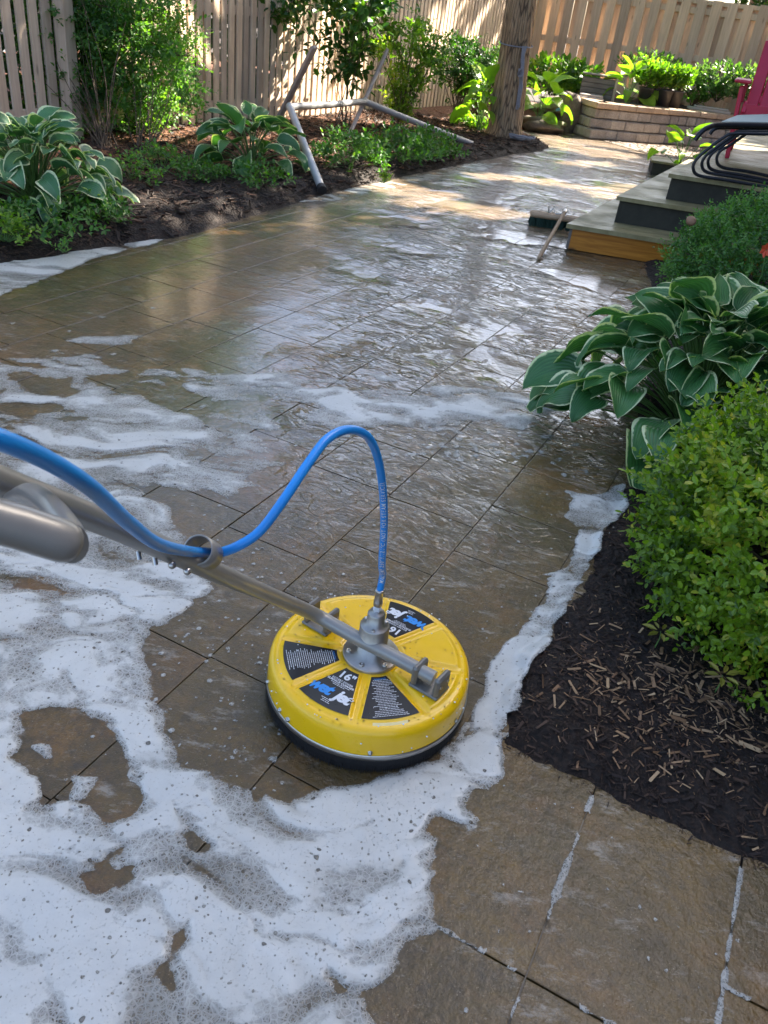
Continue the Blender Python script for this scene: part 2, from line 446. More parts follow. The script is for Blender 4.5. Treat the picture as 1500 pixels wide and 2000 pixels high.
    # joint sand under the slabs, one sheet
    js = simple('joint_sand', (.10, .082, .052), .35, 0, .4, 60, .5, .004, .5)
    npmesh('path', [(-7, -3, -.009), (9, -3, -.009), (9, 17, -.009), (-7, 17, -.009)], [(0, 1, 2, 3)], js)['kind'] = 'structure'
    gm = simple('dark_soil', (.035, .026, .018), .9, 0, .4, 8, .6, .02)
    npmesh('ground', [(-400, -400, -.05), (400, -400, -.05), (400, 600, -.05), (-400, 600, -.05)], [(0, 1, 2, 3)], gm)['kind'] = 'structure'
build_patio()

# ------------------------------------------------------------------ mulch beds
def mulchmat():
    m = NT('bark_mulch'); v = m.coord()
    n = m.noise(v, 40, 6, .7, .5); vo = m.n('ShaderNodeTexVoronoi', i_Vector=m.coord(scale=(1, 1, 1)), i_Scale=70.0)
    c = m.mix(m.ramp(n, [(.3, 0), (.75, 1)]), (.008, .006, .005), (.032, .019, .013))
    c = m.mix(m.ramp(vo.outputs['Color'], [(.75, 0), (.95, .6)]), c, (.055, .033, .021))
    # bark turns reddish towards the fence
    sp = m.n('ShaderNodeSeparateXYZ'); m.set(sp.inputs[0], v)
    far = m.math('ADD', m.math('MULTIPLY', sp.outputs[1], 1.0), m.math('MULTIPLY', sp.outputs[0], -1.9))
    redm = m.math('MULTIPLY', m.ramp(m.math('MULTIPLY_ADD', m.math('ADD', far, m.math('MULTIPLY', m.noise(v, 2.5, 3), 2.2)), .1, -.05), [(.92, 0), (1.0, 1)]), m.ramp(n, [(.3, .2), (.6, 1)]))
    c = m.mix(redm, c, (.20, .085, .042))
    m.P(color=c, rough=.75, spec=.35, normal=m.bump(m.math('ADD', n, vo.outputs['Distance']), .9, .012))
    return m.m
M['mulch'] = mulchmat()
def bed_h(X, Y, sdv, rag, hmax, w):
    s = sdv + (fbm(X * rag, Y * rag, 31, 4, .6) - .5) * .055
    h = np.clip(s / w, -1, 1)
    base = np.where(h > 0, hmax * (1 - (1 - h) ** 2), h * .05)
    rough = (fbm(X * 45, Y * 45, 41, 3, .6) - .5) * .016 + (fbm(X * 9, Y * 9, 43, 3) - .5) * .016 * np.clip(h * 2, 0, 1)
    return base + rough * np.clip(h * 3 + .6, 0, 1) + .002, s
def bed(name, poly, x0, x1, y0, y1, res, hmax, w, label, rag=9, extra=None):
    xs = np.arange(x0, x1, res); ys = np.arange(y0, y1, res)
    X, Y = np.meshgrid(xs, ys)
    S = sdist(X, Y, poly)
    H, s2 = bed_h(X, Y, S, rag, hmax, w)
    if extra is not None: H = extra(X, Y, H, S)
    V = np.stack([X.ravel(), Y.ravel(), H.ravel()], 1)
    Fc = grid_faces(len(xs), len(ys))
    keep = (s2.ravel()[Fc] > -.05).any(1) & (S.ravel()[Fc] > -.12).any(1)
    Fc = Fc[keep]; used = np.unique(Fc); mp = np.zeros(len(V), np.int32); mp[used] = np.arange(len(used))
    o = npmesh(name, V[used], mp[Fc], M['mulch'], smooth=True)
    return tag(o, label, kind='structure')
bed('mulch_bed', RB, .15, 3.4, -.3, 5.6, .011, .034, .12, 'dark bark mulch bed right of the path')
def raise_left(X, Y, H, S):
    # ground rises gently from the path edge to the fence, and stays below the rocks at the far end
    return H + sstep(.25, 2.0, S) * .05
bed('mulch_bed', LB, -6.0, 2.6, 1.0, 16.5, .033, .07, .22, 'dark bark mulch bed between the path and the left fence', extra=raise_left)
# loose bark: small chips on both beds, uncountable
def chips(name, n, poly, sampler, zf, smin, smax, cols, label, seed, thick=.25, tilt=.5, smin_=0.0):
    r = np.random.default_rng(seed)
    P = sampler(r, n)
    S = sdist(P[:, 0], P[:, 1], poly); P = P[S > smin_]; S = S[S > smin_]
    z = zf(P[:, 0], P[:, 1], S)
    L = r.uniform(smin, smax, len(P)) * (r.random(len(P)) ** 1.5 * 1.6 + .4)
    W = L * r.uniform(.05, .26, len(P)); T = np.maximum(W * thick, .0008)
    az = r.uniform(0, 2 * np.pi, len(P)); el = r.normal(0, tilt * .5, len(P)); ro = r.normal(0, tilt, len(P))
    b = np.array([[-1, -.7, -1], [1, -1, -1], [.8, 1, -1], [-1, .8, -1], [-.9, -1, 1], [1, -.6, 1], [1, .7, 1], [-.8, 1, 1]], float) * .5
    V = b[None] * np.stack([L, W, T], 1)[:, None]
    ca, sa = np.cos(ro), np.sin(ro); y, zz = V[..., 1] * ca[:, None] - V[..., 2] * sa[:, None], V[..., 1] * sa[:, None] + V[..., 2] * ca[:, None]; V[..., 1], V[..., 2] = y, zz
    ca, sa = np.cos(el), np.sin(el); x, zz = V[..., 0] * ca[:, None] + V[..., 2] * sa[:, None], -V[..., 0] * sa[:, None] + V[..., 2] * ca[:, None]; V[..., 0], V[..., 2] = x, zz
    ca, sa = np.cos(az), np.sin(az); x, y = V[..., 0] * ca[:, None] - V[..., 1] * sa[:, None], V[..., 0] * sa[:, None] + V[..., 1] * ca[:, None]; V[..., 0], V[..., 1] = x, y
    V += np.stack([P[:, 0], P[:, 1], z + T * .4 + .001], 1)[:, None]
    f = np.array([(0, 3, 2, 1), (4, 5, 6, 7), (0, 1, 5, 4), (2, 3, 7, 6), (1, 2, 6, 5), (0, 4, 7, 3)])
    Fc = (f[None] + (np.arange(len(P)) * 8)[:, None, None]).reshape(-1, 4)
    m = NT(name); rn = m.attr('rnd')
    k = len(cols)
    m.P(color=m.ramp(rn, [(i / (k - 1), c) for i, c in enumerate(cols)]), rough=.7, spec=.3, normal=m.bump(m.noise(m.coord(scale=(90, 90, 90)), 2, 3), .4, .001))
    o = npmesh(name, V.reshape(-1, 3), Fc, m.m, attrs={'rnd': np.repeat(r.random(len(P)), 8)})
    return tag(o, label, kind='stuff')
zr = lambda X, Y, S: bed_h(X, Y, S, 9, .034, .12)[0]
zl = lambda X, Y, S: bed_h(X, Y, S, 9, .07, .22)[0] + sstep(.25, 2.0, S) * .05
def samp_box(x0, x1, y0, y1):
    return lambda r, n: np.stack([r.uniform(x0, x1, n), r.uniform(y0, y1, n)], 1)
dk = [(.008, .006, .005), (.018, .011, .009), (.030, .018, .013), (.05, .028, .018), (.075, .045, .03)]
chips('bark_mulch', 42000, RB, samp_box(.28, 1.5, .3, 2.6), lambda X, Y, S: zr(X, Y, S) + .002, .003, .018, dk, 'dark bark fragments on the right bed', 3)
def edge_samp(r, n):
    k = r.random(n); side = r.random(n) < .6; a = np.array(e1)[:2]; q = np.array(GV)[:2]; o = -np.array(GU)[:2]
    p = a + q * (k[:, None] * 1.1) + o * np.abs(r.normal(0, .014, (n, 1))); p2 = np.array(RB)[r.integers(1, 7, n)] + r.normal(0, .03, (n, 2)); return np.where(side[:, None], p, p2)
chips('soil_crumbs', 900, RB, edge_samp, lambda X, Y, S: np.where(S > 0, zr(X, Y, np.abs(S)), .0005) + .001, .0015, .008, dk, 'dark crumbs of bark spilled on the slabs along the right bed', 44, .5, .4, -.06)
def chip_clump(r, n):
    c = at(1330, 1400)
    return np.stack([c.x + .03 + r.normal(0, .20, n), c.y + .01 + r.normal(0, .12, n)], 1)
tan = [(.07, .038, .02), (.16, .09, .045), (.26, .15, .08), (.40, .27, .15), (.13, .06, .03)]
chips('wood_chips', 1100, RB, chip_clump, lambda X, Y, S: zr(X, Y, S) + .004, .004, .026, tan, 'pale splintered wood chips under the near boxwood', 5, .2, .35)
chips('wood_chips', 700, RB, samp_box(.3, 1.3, .6, 2.3), lambda X, Y, S: zr(X, Y, S) + .003, .003, .014, tan, 'sparse pale wood splinters across the right bed', 6, .25, .35)
chips('bark_mulch', 50000, LB, samp_box(-3.4, 1.6, 3.2, 11.5), lambda X, Y, S: zl(X, Y, S) + .009, .014, .055, dk + [(.09, .04, .022)], 'dark bark fragments on the left bed', 8)
def leaf_litter(r, n):
    t = r.uniform(0, 6, n); s = r.normal(0, .5, n)
    return np.stack([-2.0 + .4 * t + s * .9 + .25, 6.6 + .915 * t - s * .4, ], 1)
chips('leaf_litter', 5000, LB, leaf_litter, lambda X, Y, S: zl(X, Y, S) + .006, .02, .06, [(.07, .03, .016), (.16, .07, .035), (.25, .12, .06), (.3, .2, .12)], 'reddish dry leaf litter along the foot of the left fence', 9, .1, .5)

# ------------------------------------------------------------------ soap foam
def pxp(pts): return [tuple(at(x, y))[:2] for x, y in pts]
foam_pos = [
 # big foam sheet lower left
 (pxp([(-700, 1000), (-300, 1180), (40, 1150), (400, 1120), (430, 1150), (330, 1215), (292, 1270), (320, 1340), (330, 1420), (372, 1490), (440, 1530), (560, 1545), (720, 1518), (830, 1480), (900, 1430), (940, 1385), (1010, 1345), (1022, 1365), (1010, 1420), (988, 1442), (993, 1507), (985, 1565), (935, 1552), (905, 1578), (938, 1600), (933, 1632), (905, 1642), (852, 1603), (858, 1650), (856, 1720), (876, 1795), (864, 1856), (806, 1858), (790, 1905), (732, 1955), (764, 2060), (700, 2400), (-300, 2400), (-1400, 1700)]), 1.0, .03),
 # upper left swirling foam
 (pxp([(-500, 820), (-100, 800), (90, 792), (170, 802), (370, 815), (480, 850), (600, 900), (530, 945), (455, 990), (330, 975), (416, 1045), (420, 1130), (300, 1220), (0, 1230), (-500, 1250)]), .96, .09),
 # foam band along the right-hand bed
 (pxp([(1225, 945), (1232, 985), (1225, 1012), (1180, 1052), (1160, 1110), (1110, 1195), (1085, 1252), (1030, 1312), (1022, 1355), (985, 1440), (900, 1430), (935, 1360), (965, 1290), (985, 1255), (1040, 1200), (1080, 1130), (1062, 1128), (1105, 1100), (1130, 1045), (1100, 1010), (1120, 975), (1085, 952), (1150, 965)]), .98, .018),
 # white film across the middle
 (pxp([(640, 765), (700, 745), (880, 745), (1010, 760), (1115, 775), (1125, 820), (1050, 838), (900, 835), (760, 850), (620, 850), (540, 810)]), .98, .10),
 (pxp([(280, 755), (420, 715), (560, 710), (680, 760), (640, 830), (420, 800)]), .84, .12),
 (pxp([(-300, 600), (0, 645), (260, 650), (330, 660), (160, 690), (-300, 700)]), .58, .12),
 (pxp([(-300, 730), (0, 700), (130, 718), (110, 750), (0, 775), (-300, 790)]), .80, .08),
 (pxp([(-300, 775), (60, 765), (180, 775), (260, 795), (400, 775), (415, 800), (200, 812), (-300, 800)]), .70, .07),
 (pxp([(-300, 690), (120, 685), (330, 700), (640, 725), (900, 735), (1100, 765), (1125, 840), (900, 850), (640, 870), (300, 840), (-300, 810)]), .60, .12),
 # foam lying along the left bed
 (pxp([(-250, 560), (0, 512), (80, 505), (170, 487), (260, 470), (352, 462), (300, 478), (180, 508), (100, 545), (0, 580), (-250, 640)]), .97, .03),
 (pxp([(560, 395), (700, 362), (850, 335), (930, 318), (985, 318), (960, 332), (800, 362), (650, 395)]), .72, .05),
 (pxp([(1180, 330), (1260, 330), (1230, 350), (1175, 348)]), .6, .06),
]
foam_neg = [
 (pxp([(40, 1400), (132, 1384), (200, 1392), (228, 1420), (246, 1462), (270, 1510), (306, 1556), (272, 1608), (215, 1622), (180, 1585), (110, 1582), (57, 1585), (72, 1522), (8, 1478), (36, 1450)]), 1.0, 0.024),
 (pxp([(336, 1576), (366, 1596), (400, 1640), (405, 1670), (375, 1672), (345, 1615)]), .95, 0.022),
 (pxp([(150, 1710), (248, 1708), (240, 1722), (180, 1735)]), .95, 0.020),
 (pxp([(150, 1702), (200, 1682), (246, 1665), (245, 1676), (205, 1695)]), .9, 0.019),
 (pxp([(330, 1925), (296, 1900), (322, 1860), (335, 1805), (358, 1770), (372, 1790), (368, 1822), (338, 1860), (325, 1895)]), .95, 0.022),
 (pxp([(15, 2010), (45, 1968), (108, 1958), (140, 2010)]), .9, 0.027),
 (pxp([(636, 1898), (655, 1910), (676, 1932), (660, 1930)]), .9, 0.018),
]
foam_add = [
 (pxp([(60, 1455), (100, 1462), (116, 1482), (100, 1486), (80, 1470)]), .75, .02),
 (pxp([(150, 1508), (185, 1520), (180, 1560), (140, 1570)]), .62, .03),
]
def joints_dist(X, Y):
    Uc = X * GU.x + Y * GU.y; Vc = X * GV.x + Y * GV.y
    r = np.floor((Vc - V0) / ROWW).astype(int); fr = (Vc - V0) / ROWW - r
    d = np.minimum(fr, 1 - fr) * ROWW
    for k in np.unique(r):
        if k not in row_breaks: continue
        m = r == k; br = np.array(row_breaks[k]); u = Uc[m]
        i = np.clip(np.searchsorted(br, u), 1, len(br) - 1)
        d[m] = np.minimum(d[m], np.minimum(np.abs(u - br[i - 1]), np.abs(u - br[i])))
    return d
spots = []
_sr = np.random.default_rng(21)
for (bx, cnt, r0, r1) in [((480, 1200, 850, 1330), 420, .002, .0065), ((330, 560, 950, 1300), 70, .004, .010), ((0, 700, 600, 820), 22, .004, .012), ((640, 1110, 760, 900), 120, .003, .010), ((20, 300, 1400, 1600), 14, .003, .010), ((300, 560, 1200, 1550), 120, .002, .008), ((900, 1500, 1450, 2000), 60, .0015, .004)]:
    for _ in range(cnt):
        p = at(_sr.uniform(bx[0], bx[1]), _sr.uniform(bx[2], bx[3])); spots.append((p.x, p.y, _sr.uniform(r0, r1) * _sr.random() ** .5 + .001, _sr.uniform(.45, .8)))
def foam_field(X, Y):
    wx = fbm(X * 3.1, Y * 3.1, 3, 3) - .5; wy = fbm(X * 3.1 + 40, Y * 3.1, 4, 3) - .5
    X1 = X + wx * .22; Y1 = Y + wy * .22
    w2x = fbm(X1 * 8, Y1 * 8, 5, 3) - .5; w2y = fbm(X1 * 8 + 9, Y1 * 8, 6, 3) - .5
    X2 = X1 + w2x * .10; Y2 = Y1 + w2y * .05
    swirl = fbm(X2 * 5, Y2 * 13, 7, 5, .55)
    edge = (fbm(X * 22, Y * 22, 11, 4, .6) - .5)
    soft = np.zeros_like(X)
    Xe, Ye = X + wx * .03 + (fbm(X * 14, Y * 14, 12, 3) - .5) * .028, Y + wy * .03 + (fbm(X * 14 + 5, Y * 14, 13, 3) - .5) * .028
    for p, wt, s in foam_pos:
        soft = np.maximum(soft, wt * sstep(-s * .5, s, sdist(Xe, Ye, p) + edge * s * .5))
    for p, wt, s in foam_neg:
        soft = soft * (1 - wt * sstep(-s * .5, s, sdist(Xe, Ye, p) + edge * s * 1.5))
    for p, wt, s in foam_add:
        soft = np.maximum(soft, wt * sstep(-s * .5, s, sdist(Xe, Ye, p)))
    # thick foam stays closed, thin foam is torn into streaks
    sw = (swirl - .5) * 3.2; fil = np.abs(fbm(X2 * 3.5 + 3, Y2 * 8, 27, 4, .6) - .5) * 6
    amp = np.interp(soft, [0, .4, .7, .85, 1.0], [.30, .50, .52, .46, .33])
    Fv = soft + sw * amp - np.clip(1 - fil, 0, 1) * np.interp(soft, [0, .5, .9, 1], [0, .35, .42, .34])
    Fv = Fv - (1 - sstep(.02, .25, soft)) * .18
    # foam caught in a few joints
    jd = joints_dist(X, Y)
    jn = (fbm(X * 7, Y * 7, 17, 3) > .53) & (Y < 1.17) & (X > .05)
    Fv = np.maximum(Fv, np.where(jn, .66 * (1 - sstep(.001, .0085, jd + edge * .016)), 0))
    return Fv, swirl
def foam_sheet(x0, x1, y0, y1, res, first):
    xs = np.arange(x0, x1, res); ys = np.arange(y0, y1, res)
    X, Y = np.meshgrid(xs, ys); Fv, SW = foam_field(X, Y)
    for sx, sy, sr_, sw in spots:
        if sr_ < res * .9: sr_ = res * .9
        i0 = int((sx - x0) / res); j0 = int((sy - y0) / res); k = int(sr_ * 2.5 / res) + 2
        if i0 < k or j0 < k or i0 > len(xs) - k - 1 or j0 > len(ys) - k - 1: continue
        sl_ = (slice(j0 - k, j0 + k), slice(i0 - k, i0 + k))
        d2 = ((X[sl_] - sx) ** 2 + (Y[sl_] - sy) ** 2) / sr_ ** 2
        Fv[sl_] = np.maximum(Fv[sl_], sw * 1.15 * np.exp(-d2 * .8))
    # keep it off the beds and out from under the scrubbing head
    inR = sdist(X, Y, RB) + (fbm(X * 9, Y * 9, 31, 4, .6) - .5) * .055; Fv = np.where((inR > .03) | ((inR > -.035) & (Y < 1.2) & (X > .31)), 0, Fv)
    dd = np.hypot(X - .012, Y - 1.218); Fv = np.where(dd < .195, 0, Fv)
    if not first: Fv = np.where((Y < SPL) , 0, Fv)
    H = .0012 + .0040 * sstep(.40, 1.15, Fv) + .0012 * sstep(.55, 1.1, Fv) * (fbm(X * 10, Y * 10, 19, 4, .6) - .3) + .0012 * sstep(.45, .7, Fv) * fbm(X * 45, Y * 45, 23, 2)
    inb = sstep(-.03, .02, inR); H = H + inb * .022
    V = np.stack([X.ravel(), Y.ravel(), H.ravel()], 1); Fc = grid_faces(len(xs), len(ys))
    fv = Fv.ravel()
    keep = (fv[Fc] > .40).any(1)
    Fc = Fc[keep]; used = np.unique(Fc); mp = np.zeros(len(V), np.int32); mp[used] = np.arange(len(used))
    return V[used], mp[Fc], fv[used], SW.ravel()[used]
SPL = 2.2
va, fa, aa, wa = foam_sheet(-1.75, 1.1, .42, SPL + .0041, .0042, True)
vb, fb, ab, wb_ = foam_sheet(-3.4, 2.6, SPL, 9.4, .016, False)
def foammat():
    m = NT('soap_foam'); v0 = m.coord()
    wv = m.n('ShaderNodeVectorMath', operation='MULTIPLY_ADD'); m.set(wv.inputs[0], m.noise(v0, 22, 3, .6, 0, True)); wv.inputs[1].default_value = (.020, .020, 0); m.set(wv.inputs[2], v0); v = wv.outputs[0]
    f = m.attr('foam'); sw = m.attr('swirl')
    e = m.math('MULTIPLY_ADD', m.math('SUBTRACT', m.noise(v0, 60, 6, .7, .5), .5), .42, f)
    def lace(sc, w0, w1):
        vo = m.n('ShaderNodeTexVoronoi', i_Vector=v, i_Scale=sc, feature='DISTANCE_TO_EDGE'); return m.ramp(vo.outputs['Distance'], [(0, 1), (w0, .8), (w1, 0)])
    lc = m.math('MAXIMUM', lace(95, .06, .20), m.math('MULTIPLY', lace(230, .12, .36), .7))
    thinf = m.ramp(e, [(.42, 0), (.50, .55), (.80, .9)])
    core = m.ramp(e, [(.66, 0), (.90, .99)])
    alpha = m.math('MAXIMUM', core, m.math('MULTIPLY', thinf, m.math('MULTIPLY_ADD', lc, .68, .32)))
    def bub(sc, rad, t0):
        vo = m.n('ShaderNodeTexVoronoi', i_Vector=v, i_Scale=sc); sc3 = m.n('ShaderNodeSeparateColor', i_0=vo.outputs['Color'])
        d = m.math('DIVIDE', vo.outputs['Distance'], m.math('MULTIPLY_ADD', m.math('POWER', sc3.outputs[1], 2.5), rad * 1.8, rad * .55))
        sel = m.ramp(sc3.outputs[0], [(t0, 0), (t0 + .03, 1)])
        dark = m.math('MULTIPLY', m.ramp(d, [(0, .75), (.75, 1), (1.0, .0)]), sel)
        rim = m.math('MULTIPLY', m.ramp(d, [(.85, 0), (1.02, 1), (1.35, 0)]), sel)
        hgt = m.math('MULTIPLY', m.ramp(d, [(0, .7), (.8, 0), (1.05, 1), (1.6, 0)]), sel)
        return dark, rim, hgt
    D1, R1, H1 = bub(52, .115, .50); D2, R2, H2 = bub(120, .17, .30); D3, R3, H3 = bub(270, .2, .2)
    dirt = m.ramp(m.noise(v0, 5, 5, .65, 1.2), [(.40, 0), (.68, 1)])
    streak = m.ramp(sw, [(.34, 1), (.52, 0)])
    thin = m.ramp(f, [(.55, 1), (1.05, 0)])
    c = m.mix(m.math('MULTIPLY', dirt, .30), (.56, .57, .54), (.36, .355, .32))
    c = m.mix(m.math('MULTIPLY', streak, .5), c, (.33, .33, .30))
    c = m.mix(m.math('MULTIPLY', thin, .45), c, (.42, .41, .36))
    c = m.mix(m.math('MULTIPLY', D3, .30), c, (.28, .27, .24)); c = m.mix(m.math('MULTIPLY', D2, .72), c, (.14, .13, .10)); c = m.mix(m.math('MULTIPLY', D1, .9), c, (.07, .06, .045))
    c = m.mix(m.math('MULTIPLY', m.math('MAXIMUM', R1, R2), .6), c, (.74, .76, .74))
    hh = m.math('ADD', m.math('MULTIPLY', H1, .8), m.math('ADD', m.math('MULTIPLY', H2, .5), m.math('ADD', m.math('MULTIPLY', H3, .25), m.math('MULTIPLY', m.noise(v0, 24, 4, .6), .5))))
    m.P(color=c, rough=.34, spec=.45, normal=m.bump(hh, .7, .003))
    tr = m.n('ShaderNodeBsdfTransparent'); ms = m.n('ShaderNodeMixShader')
    m.set(ms.inputs[0], alpha); m.t.links.new(tr.outputs[0], ms.inputs[1]); m.t.links.new(m.b.outputs[0], ms.inputs[2]); m.t.links.new(ms.outputs[0], m.out.inputs[0])
    return m.m
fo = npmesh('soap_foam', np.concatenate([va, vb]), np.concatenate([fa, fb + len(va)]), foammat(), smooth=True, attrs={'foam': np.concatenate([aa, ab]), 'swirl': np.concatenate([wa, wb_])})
tag(fo, 'white soap foam swirling over the wet paving', kind='stuff')

# ------------------------------------------------------------------ rotary scrubbing head, wand and hose
CX, CY = .012, 1.218
M['yellow'] = None
def yellowmat():
    m = NT('yellow_moulded_plastic'); v = m.coord()
    c = m.mix(m.ramp(m.noise(v, 14, 5, .6), [(.35, 0), (.8, 1)]), (.95, .565, .003), (.88, .50, .003))
    sc = m.ramp(m.noise(m.coord(scale=(3, 1, 1), rot=(0, 0, .6)), 60, 6, .75), [(.66, 0), (.72, .6)])
    c = m.mix(m.math('MULTIPLY', sc, .5), c, (.85, .72, .3))
    dv = m.n('ShaderNodeTexVoronoi', i_Vector=v, i_Scale=38.0)
    sel = m.ramp(m.n('ShaderNodeSeparateColor', i_0=dv.outputs['Color']).outputs[0], [(.88, 0), (.9, 1)])
    dt = m.math('MULTIPLY', m.ramp(dv.outputs['Distance'], [(.04, 1), (.10, 0)]), sel)
    c = m.mix(m.math('MULTIPLY', dt, .9), c, (.10, .06, .02))
    m.P(color=c, rough=m.ramp(m.noise(v, 25, 4), [(.3, .26), (.7, .42)]), spec=.5, normal=m.bump(m.noise(v, 160, 3), .06, .001), coat=.35, coatr=.15)
    return m.m
M['yellow'] = yellowmat()
M['alu'] = simple('brushed_cast_aluminium', (.38, .36, .33), .38, .85, .2, 60, .15)
M['paintgrey'] = simple('grey_taupe_paint', (.27, .26, .235), .34, .25, .18, 22, .12, .001, .25)
M['brkt'] = simple('dull_grey_cast_metal', (.22, .21, .19), .5, .5, .35, 50, .3)
M['steel'] = simple('stainless_steel', (.48, .46, .43), .28, .95, .2, 40, .1)
M['black'] = simple('black_bristles', (.010, .010, .012), .6, 0, .4, 80, .3)
M['label'] = simple('black_sticker', (.012, .012, .015), .28, 0, .3, 30, .05)
M['white'] = simple('white_print', (.72, .74, .76), .4, 0, .06, 50, 0)
M['blueprint'] = simple('blue_print', (.02, .27, .72), .4, 0, .06, 50, 0)
M['worn'] = simple('worn_pale_patch', (.80, .66, .30), .5, 0, .15, 60, .1)
M['hose'] = simple('blue_rubber_hose', (.015, .27, .74), .36, 0, .10, 20, .05, .001, .1)
cl = thing('surface_cleaner', 'round yellow rotary floor cleaner with black labels standing in foam on the path', 'surface cleaner', (CX, CY, 0))
# top shell on a polar grid with eight raised wedge panels
def panel(r, a):
    """height of the moulded relief at polar (r, angle)"""
    sec = ((a + math.radians(5)) % (math.pi / 4)) / (math.pi / 4) * 2 - 1          # -1..1 in each of the eight sectors
    half = r * math.pi / 8 * (1 - np.abs(sec))                                       # metres to the sector border
    k = sstep(.0045, .0115, half) * sstep(.060, .068, r) * (1 - sstep(.178, .186, r))
    return k
TH, NR = 288, 60
rs = np.concatenate([np.linspace(0, .19, 46), np.array([.193, .1965, .1995, .2025, .2048, .2062, .2071, .2078])])
zs0 = np.concatenate([np.full(46, .106), np.array([.1055, .1042, .102, .099, .094, .087, .072, .046])])
aa_ = np.linspace(0, 2 * math.pi, TH, endpoint=False)
RR, AA = np.meshgrid(rs, aa_, indexing='ij')
ZZ = zs0[:, None] + .0045 * panel(RR, AA) + .010 * (1 - sstep(0, .19, RR)) * 0
ZZ = ZZ + np.where(RR < .19, .003 * (1 - RR / .19), 0)
Vt = np.stack([(RR * np.cos(AA)).ravel(), (RR * np.sin(AA)).ravel(), ZZ.ravel()], 1)
ii, kk = np.meshgrid(np.arange(len(rs) - 1), np.arange(TH), indexing='ij')
Ft = np.stack([ii * TH + kk, (ii + 1) * TH + kk, (ii + 1) * TH + (kk + 1) % TH, ii * TH + (kk + 1) % TH], -1).reshape(-1, 4)
shell = npmesh('yellow_shell', Vt, Ft, M['yellow'], cl, smooth=True)
def topz(x, y):
    r = math.hypot(x, y); a = math.atan2(y, x)
    return .106 + .0045 * float(panel(np.array([r]), np.array([a]))[0]) + (.003 * (1 - r / .19) if r < .19 else 0)
mb = MB(); mb.lathe([(.2085, .046), (.2100, .044), (.2100, .034), (.2085, .032), (.2060, .032)], 128)
mb.build('steel_band', M['steel'], cl)
mb = MB(); mb.lathe([(.2055, .034), (.2062, .018), (.2075, .004), (.199, .002)], 128)
rb = random.Random(3)
for i in range(900):
    a = i / 900 * 2 * math.pi + rb.uniform(-.003, .003); r0 = .2068 + rb.uniform(0, .001)
    t = Vector((-math.sin(a), math.cos(a), 0)) * .0006; p0 = Vector((math.cos(a) * r0, math.sin(a) * r0, .034)); r1 = r0 + rb.uniform(.0005, .0055)
    a2 = a + rb.uniform(-.01, .01); p1 = Vector((math.cos(a2) * r1, math.sin(a2) * r1, rb.uniform(.0005, .004)))
    mb.add([p0 - t, p0 + t, p1 + t * .7, p1 - t * .7], [(0, 1, 2, 3)])
mb.build('brush_skirt', M['black'], cl)
for a in (-163, -141, -133, -84, -28, 15, 75, 128, 170):
    b = MB(); a_ = R_(a); n_ = Vector((math.cos(a_), math.sin(a_), 0)); q = Matrix((( -math.sin(a_), 0, n_.x), (math.cos(a_), 0, n_.y), (0, 1, 0))) 
    b.lathe([(.0001, .005), (.0028, .0046), (.0042, .0025), (.0044, 0), (.0058, 0), (.0058, -.001)], 12, n_ * .2075 + Vector((0, 0, .053)), q)
    b.build('screw', M['steel'], cl)
# label stickers follow the shell
def wedge_label(a0, a1, r0, r1, name='label'):
    na, nr = 22, 14; vs = []; fs = []
    for i in range(nr + 1):
        r = r0 + (r1 - r0) * i / nr
        for j in range(na + 1):
            # straight-sided wedge: constant margin from the sector edges
            mrg = .0125 / r; b0, b1 = R_(a0) + mrg, R_(a1) - mrg
            a = b0 + (b1 - b0) * j / na; x, y = r * math.cos(a), r * math.sin(a)
            vs.append((x, y, topz(x, y) + .0006))
    for i in range(nr):
        for j in range(na):
            k = i * (na + 1) + j; fs.append((k, k + na + 1, k + na + 2, k + 1))
    b = MB(); b.add(vs, fs, True); return b.build(name, M['label'], cl)
FONTS = {}
def text_mesh(s, size, shear=0.0, bold=0.0, space=1.0):
    cu = bpy.data.curves.new('txt', 'FONT'); cu.body = s; cu.size = size; cu.align_x = 'CENTER'; cu.align_y = 'CENTER'
    cu.shear = shear; cu.offset = bold; cu.space_character = space; cu.resolution_u = 3
    o = bpy.data.objects.new('txt', cu); COL.objects.link(o)
    bpy.context.view_layer.update()
    dg = bpy.context.evaluated_depsgraph_get(); me = bpy.data.meshes.new_from_object(o.evaluated_get(dg))
    vs = [v.co.copy() for v in me.vertices]; fs = [tuple(p.vertices) for p in me.polygons]
    bpy.data.objects.remove(o); bpy.data.meshes.remove(me); bpy.data.curves.remove(cu)
    return vs, fs
def put_text(b, s, size, r, along, ang, flip=False, dz=.0011, fit=None, **kw):
    """text whose up points to the hub, centred at radius r on the ray 'ang', shifted sideways by 'along'"""
    vs, fs = text_mesh(s, size, **kw)
    if fit:
        lo, hi = min(v.x for v in vs), max(v.x for v in vs)
        for v in vs: v.x = (v.x - (lo + hi) / 2) * fit / (hi - lo)
    a = R_(ang); rad = Vector((math.cos(a), math.sin(a), 0)); up = -rad; rt = Vector((up.y, -up.x, 0))
    o = []
    for v in vs:
        p = rad * r + rt * (v.x + along) + up * v.y
        o.append((p.x, p.y, topz(p.x, p.y) + dz))
    b.add(o, fs)
